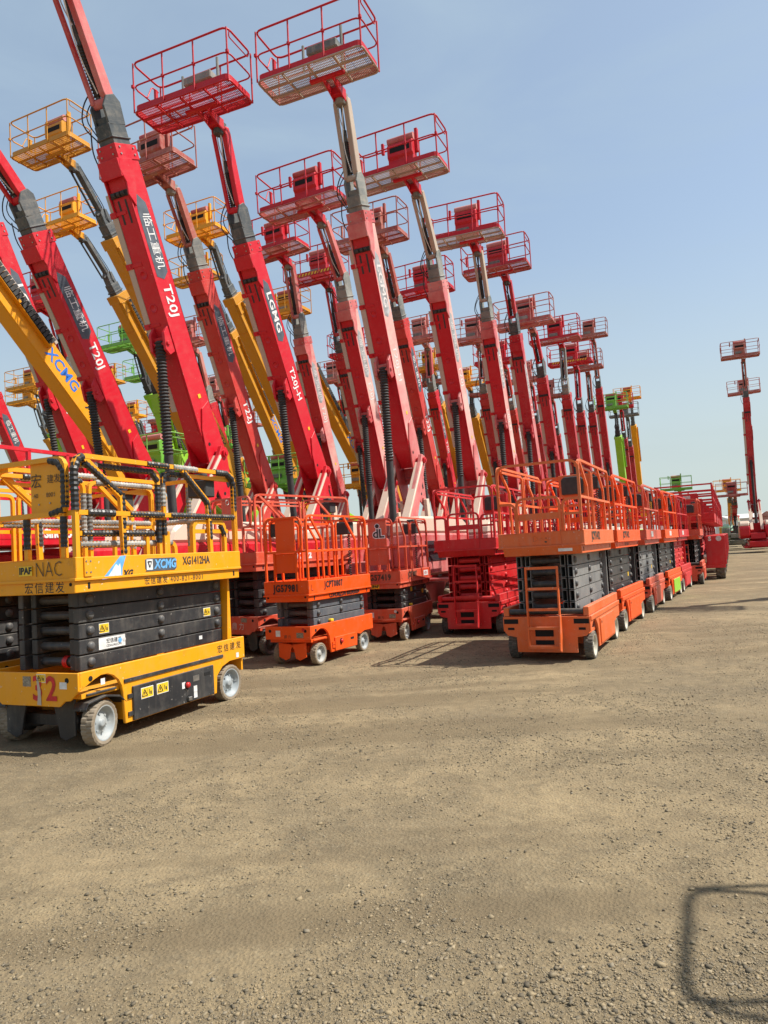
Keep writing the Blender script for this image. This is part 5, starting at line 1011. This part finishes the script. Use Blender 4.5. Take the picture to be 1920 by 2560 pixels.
# ================================================================== rough-terrain scissor lifts
def rough_scissor(label, group, s, k, c=RED, arm=CRIMSON, text=None, yaw=25.5, zo=0):
    """s, k: middle of the near end"""
    T = thing('rough_terrain_lift', label, 'scissor lift', group); p = FW*s+LAT*k
    rz = math.atan2(-math.cos(R(yaw)), -math.sin(R(yaw))); xd = Vector((math.cos(rz), math.sin(rz), 0)); T.location = p-xd*1.95; T.rotation_euler = (0, 0, rz)
    part('chassis', 'rs_ch', lambda: MB().box(-1.85, 1.85, -.55, .55, .45, .85).box(1.2, 1.5, -.95, .95, .40, .58).box(-1.5, -1.2, -.95, .95, .40, .58), c, T, bevel=.02)
    for x in (1.35, -1.35):
        for y in (.98, -.98): wheel(T, 'rsw', x, y, .42, .30, 12, .035, TYRE_DARK, RIM_CREAM, ring=.62, hub=.2, dish=.3)
    for sg in (1, -1):
        part('side_pod', ('rs_pod', sg), lambda: MB().prism([(1.92, .50), (1.92, 1.52), (.72, 1.52), (.72, .9), (-.7, .9), (-.7, .5), (.72, .5), (.86, .95), (1.75, .95), (1.8, .5)], sg*.60, sg*1.18), c, T, bevel=.02)
        part('end_box', ('rs_eb', sg), lambda: MB().box(1.925, 1.95, sg*.12, sg*1.16, .42 if sg < 0 else .40, .72), c, T, bevel=.01)
    part('corner_panel', 'rs_cp', lambda: MB().box(1.93, 1.965, .58, 1.2, .52, 1.50), c, T, bevel=.01)
    part('outrigger', 'rs_or', lambda: MB().prism([(1.9, .55), (2.25, .62), (2.3, .8), (1.95, .95)], .50, .58), STEEL, T)
    for i in range(4):
        z = .95+.25*i
        for y in (.42, .30, -.30, -.42): part('scissor_arm', 'rs_arm', lambda: MB().box(-1.75, 1.75, -.04, .04, .01, .19), arm, T, Matrix.Translation((0, y, z)) @ Matrix.Rotation(R(2.0 if (i+(abs(y) > .35)) % 2 else -2.0), 4, 'Y'), bevel=.008)
        part('cross_tube', 'rs_ct', lambda: MB().cyl((1.55, -.48, .1), (1.55, .48, .1), .055, 12), arm, T, Matrix.Translation((0, 0, z)))
    part('platform', 'rs_pl', lambda: MB().box(-1.95, 1.98, -.93, .93, 1.97, 2.06).box(1.95, 1.99, -.93, .93, 2.06, 2.30).box(-1.95, -1.91, -.93, .93, 2.06, 2.3).box(-1.91, 1.95, .90, .93, 2.06, 2.3).box(-1.91, 1.95, -.93, -.90, 2.06, 2.3), c, T, bevel=.01)
    NY, NX = (0, 1, 0), (1, 0, 0)
    for sg in (1, -1):
        y = sg*.91
        part('guard_rail', ('rs_gr', sg), lambda: rail_tubes([([(1.96, y, 2.3), (1.96, y, 3.3), (-1.93, y, 3.3), (-1.93, y, 2.3)], NY), ([(1.95, y, 2.82), (-1.93, y, 2.82)], NY)]+[([(x, y, 2.3), (x, y, 3.3)], NY) for x in (1.3, .65, 0, -.65, -1.3)], .05, .05), c, T)
    part('end_rail', 'rs_er2', lambda: rail_tubes([([(-1.93, -.91, 3.29), (-1.93, .91, 3.29)], NX), ([(-1.93, -.91, 2.82), (-1.93, .91, 2.82)], NX), ([(-1.93, 0, 2.3), (-1.93, 0, 3.29)], NX)], .05, .05), c, T)
    part('end_rail', 'rs_er', lambda: rail_tubes([([(1.96, -.91, 3.29), (1.96, .91, 3.29)], NX), ([(1.96, -.91, 2.95), (1.96, .91, 2.95)], NX), ([(1.96, -.3, 2.3), (1.96, -.3, 2.95)], NX), ([(1.96, .45, 2.3), (1.96, .45, 2.95)], NX), ([(1.96, .45, 2.65), (1.96, .91, 2.65)], NX)], .05, .05), c, T)
    part('control_panel', 'rs_cpn', lambda: MB().box(1.955, 1.975, -.30, .45, 2.32, 3.0), c, T, bevel=.006)
    part('notice', 'rs_no', lambda: MB().box(1.976, 1.98, -.02, .22, 2.80, 2.94), INK_PALE, T)
    if text: side_text(T, text[0], text[1], INK_WHITE, (text[2], .934, 2.13), bold=.008)
    end_text(T, 'S', .2, INK_WHITE, (1.968, .72, 1.40), bold=.01); part('round_badge', ('hole', .09), lambda: disc(.09), INK_PALE, T, on_end(1.962, 1.0, 1.40))
    return T
G_RT = 'red rough-terrain scissor lifts'
RTL = ('nearest big red rough-terrain scissor lift at the end of the right row', 'second big red rough-terrain scissor lift, just behind the nearest', 'third big red rough-terrain scissor lift in the receding line', 'fourth big red rough-terrain scissor lift in the receding line', 'fifth big red rough-terrain scissor lift in the receding line', 'last big red rough-terrain scissor lift of the receding line')
for i, lb in enumerate(RTL): rough_scissor(lb, G_RT, 27.0+4.5*i, -.82+.10*i, CRIMSON if i % 2 else SCARLET, CRIMSON)
rough_scissor('red rough-terrain scissor lift behind the near yellow lift, white lettering on its deck edge', G_RT, 4.35, -9.45, RED_FRESH, RED, ('Sinoboom', .17, -1.2), 24.5)
# ================================================================== far end of the yard
def shed(label, x, y, wx, wy, hz, wall, roofm, yaw=0):
    T = thing('storage_building', label, 'building', None, (x, y, 0), R(yaw))
    part('wall', ('shed', wx, wy, hz), lambda: MB().box(-wx/2, wx/2, -wy/2, wy/2, 0, hz), wall, T)
    part('roof', ('roof', wx, wy, hz), lambda: MB().prism([(-wy/2-.3, hz), (wy/2+.3, hz), (wy/2+.3, hz+.12), (0, hz+.7), (-wy/2-.3, hz+.12)], -wx/2-.3, wx/2+.3, 'x'), roofm, T)
    part('door', ('sdoor', wy, hz), lambda: MB().box(-1, 1, -wy/2-.05, -wy/2-.005, 0, hz*.7), GREYP, T)
    for i in range(3): part('window', ('swin', wx, wy, hz, i), lambda: MB().box(-wx*.42+i*.9*wx/4, -wx*.42+i*.9*wx/4+1.1, -wy/2-.04, -wy/2-.005, hz*.45, hz*.75), GLASS, T)
    return T
shed('long low white building on the horizon at the right', 66, 121, 17, 8, 3.6, WHITEP, WHITEP, -8)
shed('pale beige shed on the far horizon', 88, 150, 30, 10, 4.5, BEIGE, WHITEP, -10)
shed('small red-roofed cabin at the right edge of the horizon', 60, 104, 8, 5, 3.6, RED_BROWN, RED_BROWN, -5)
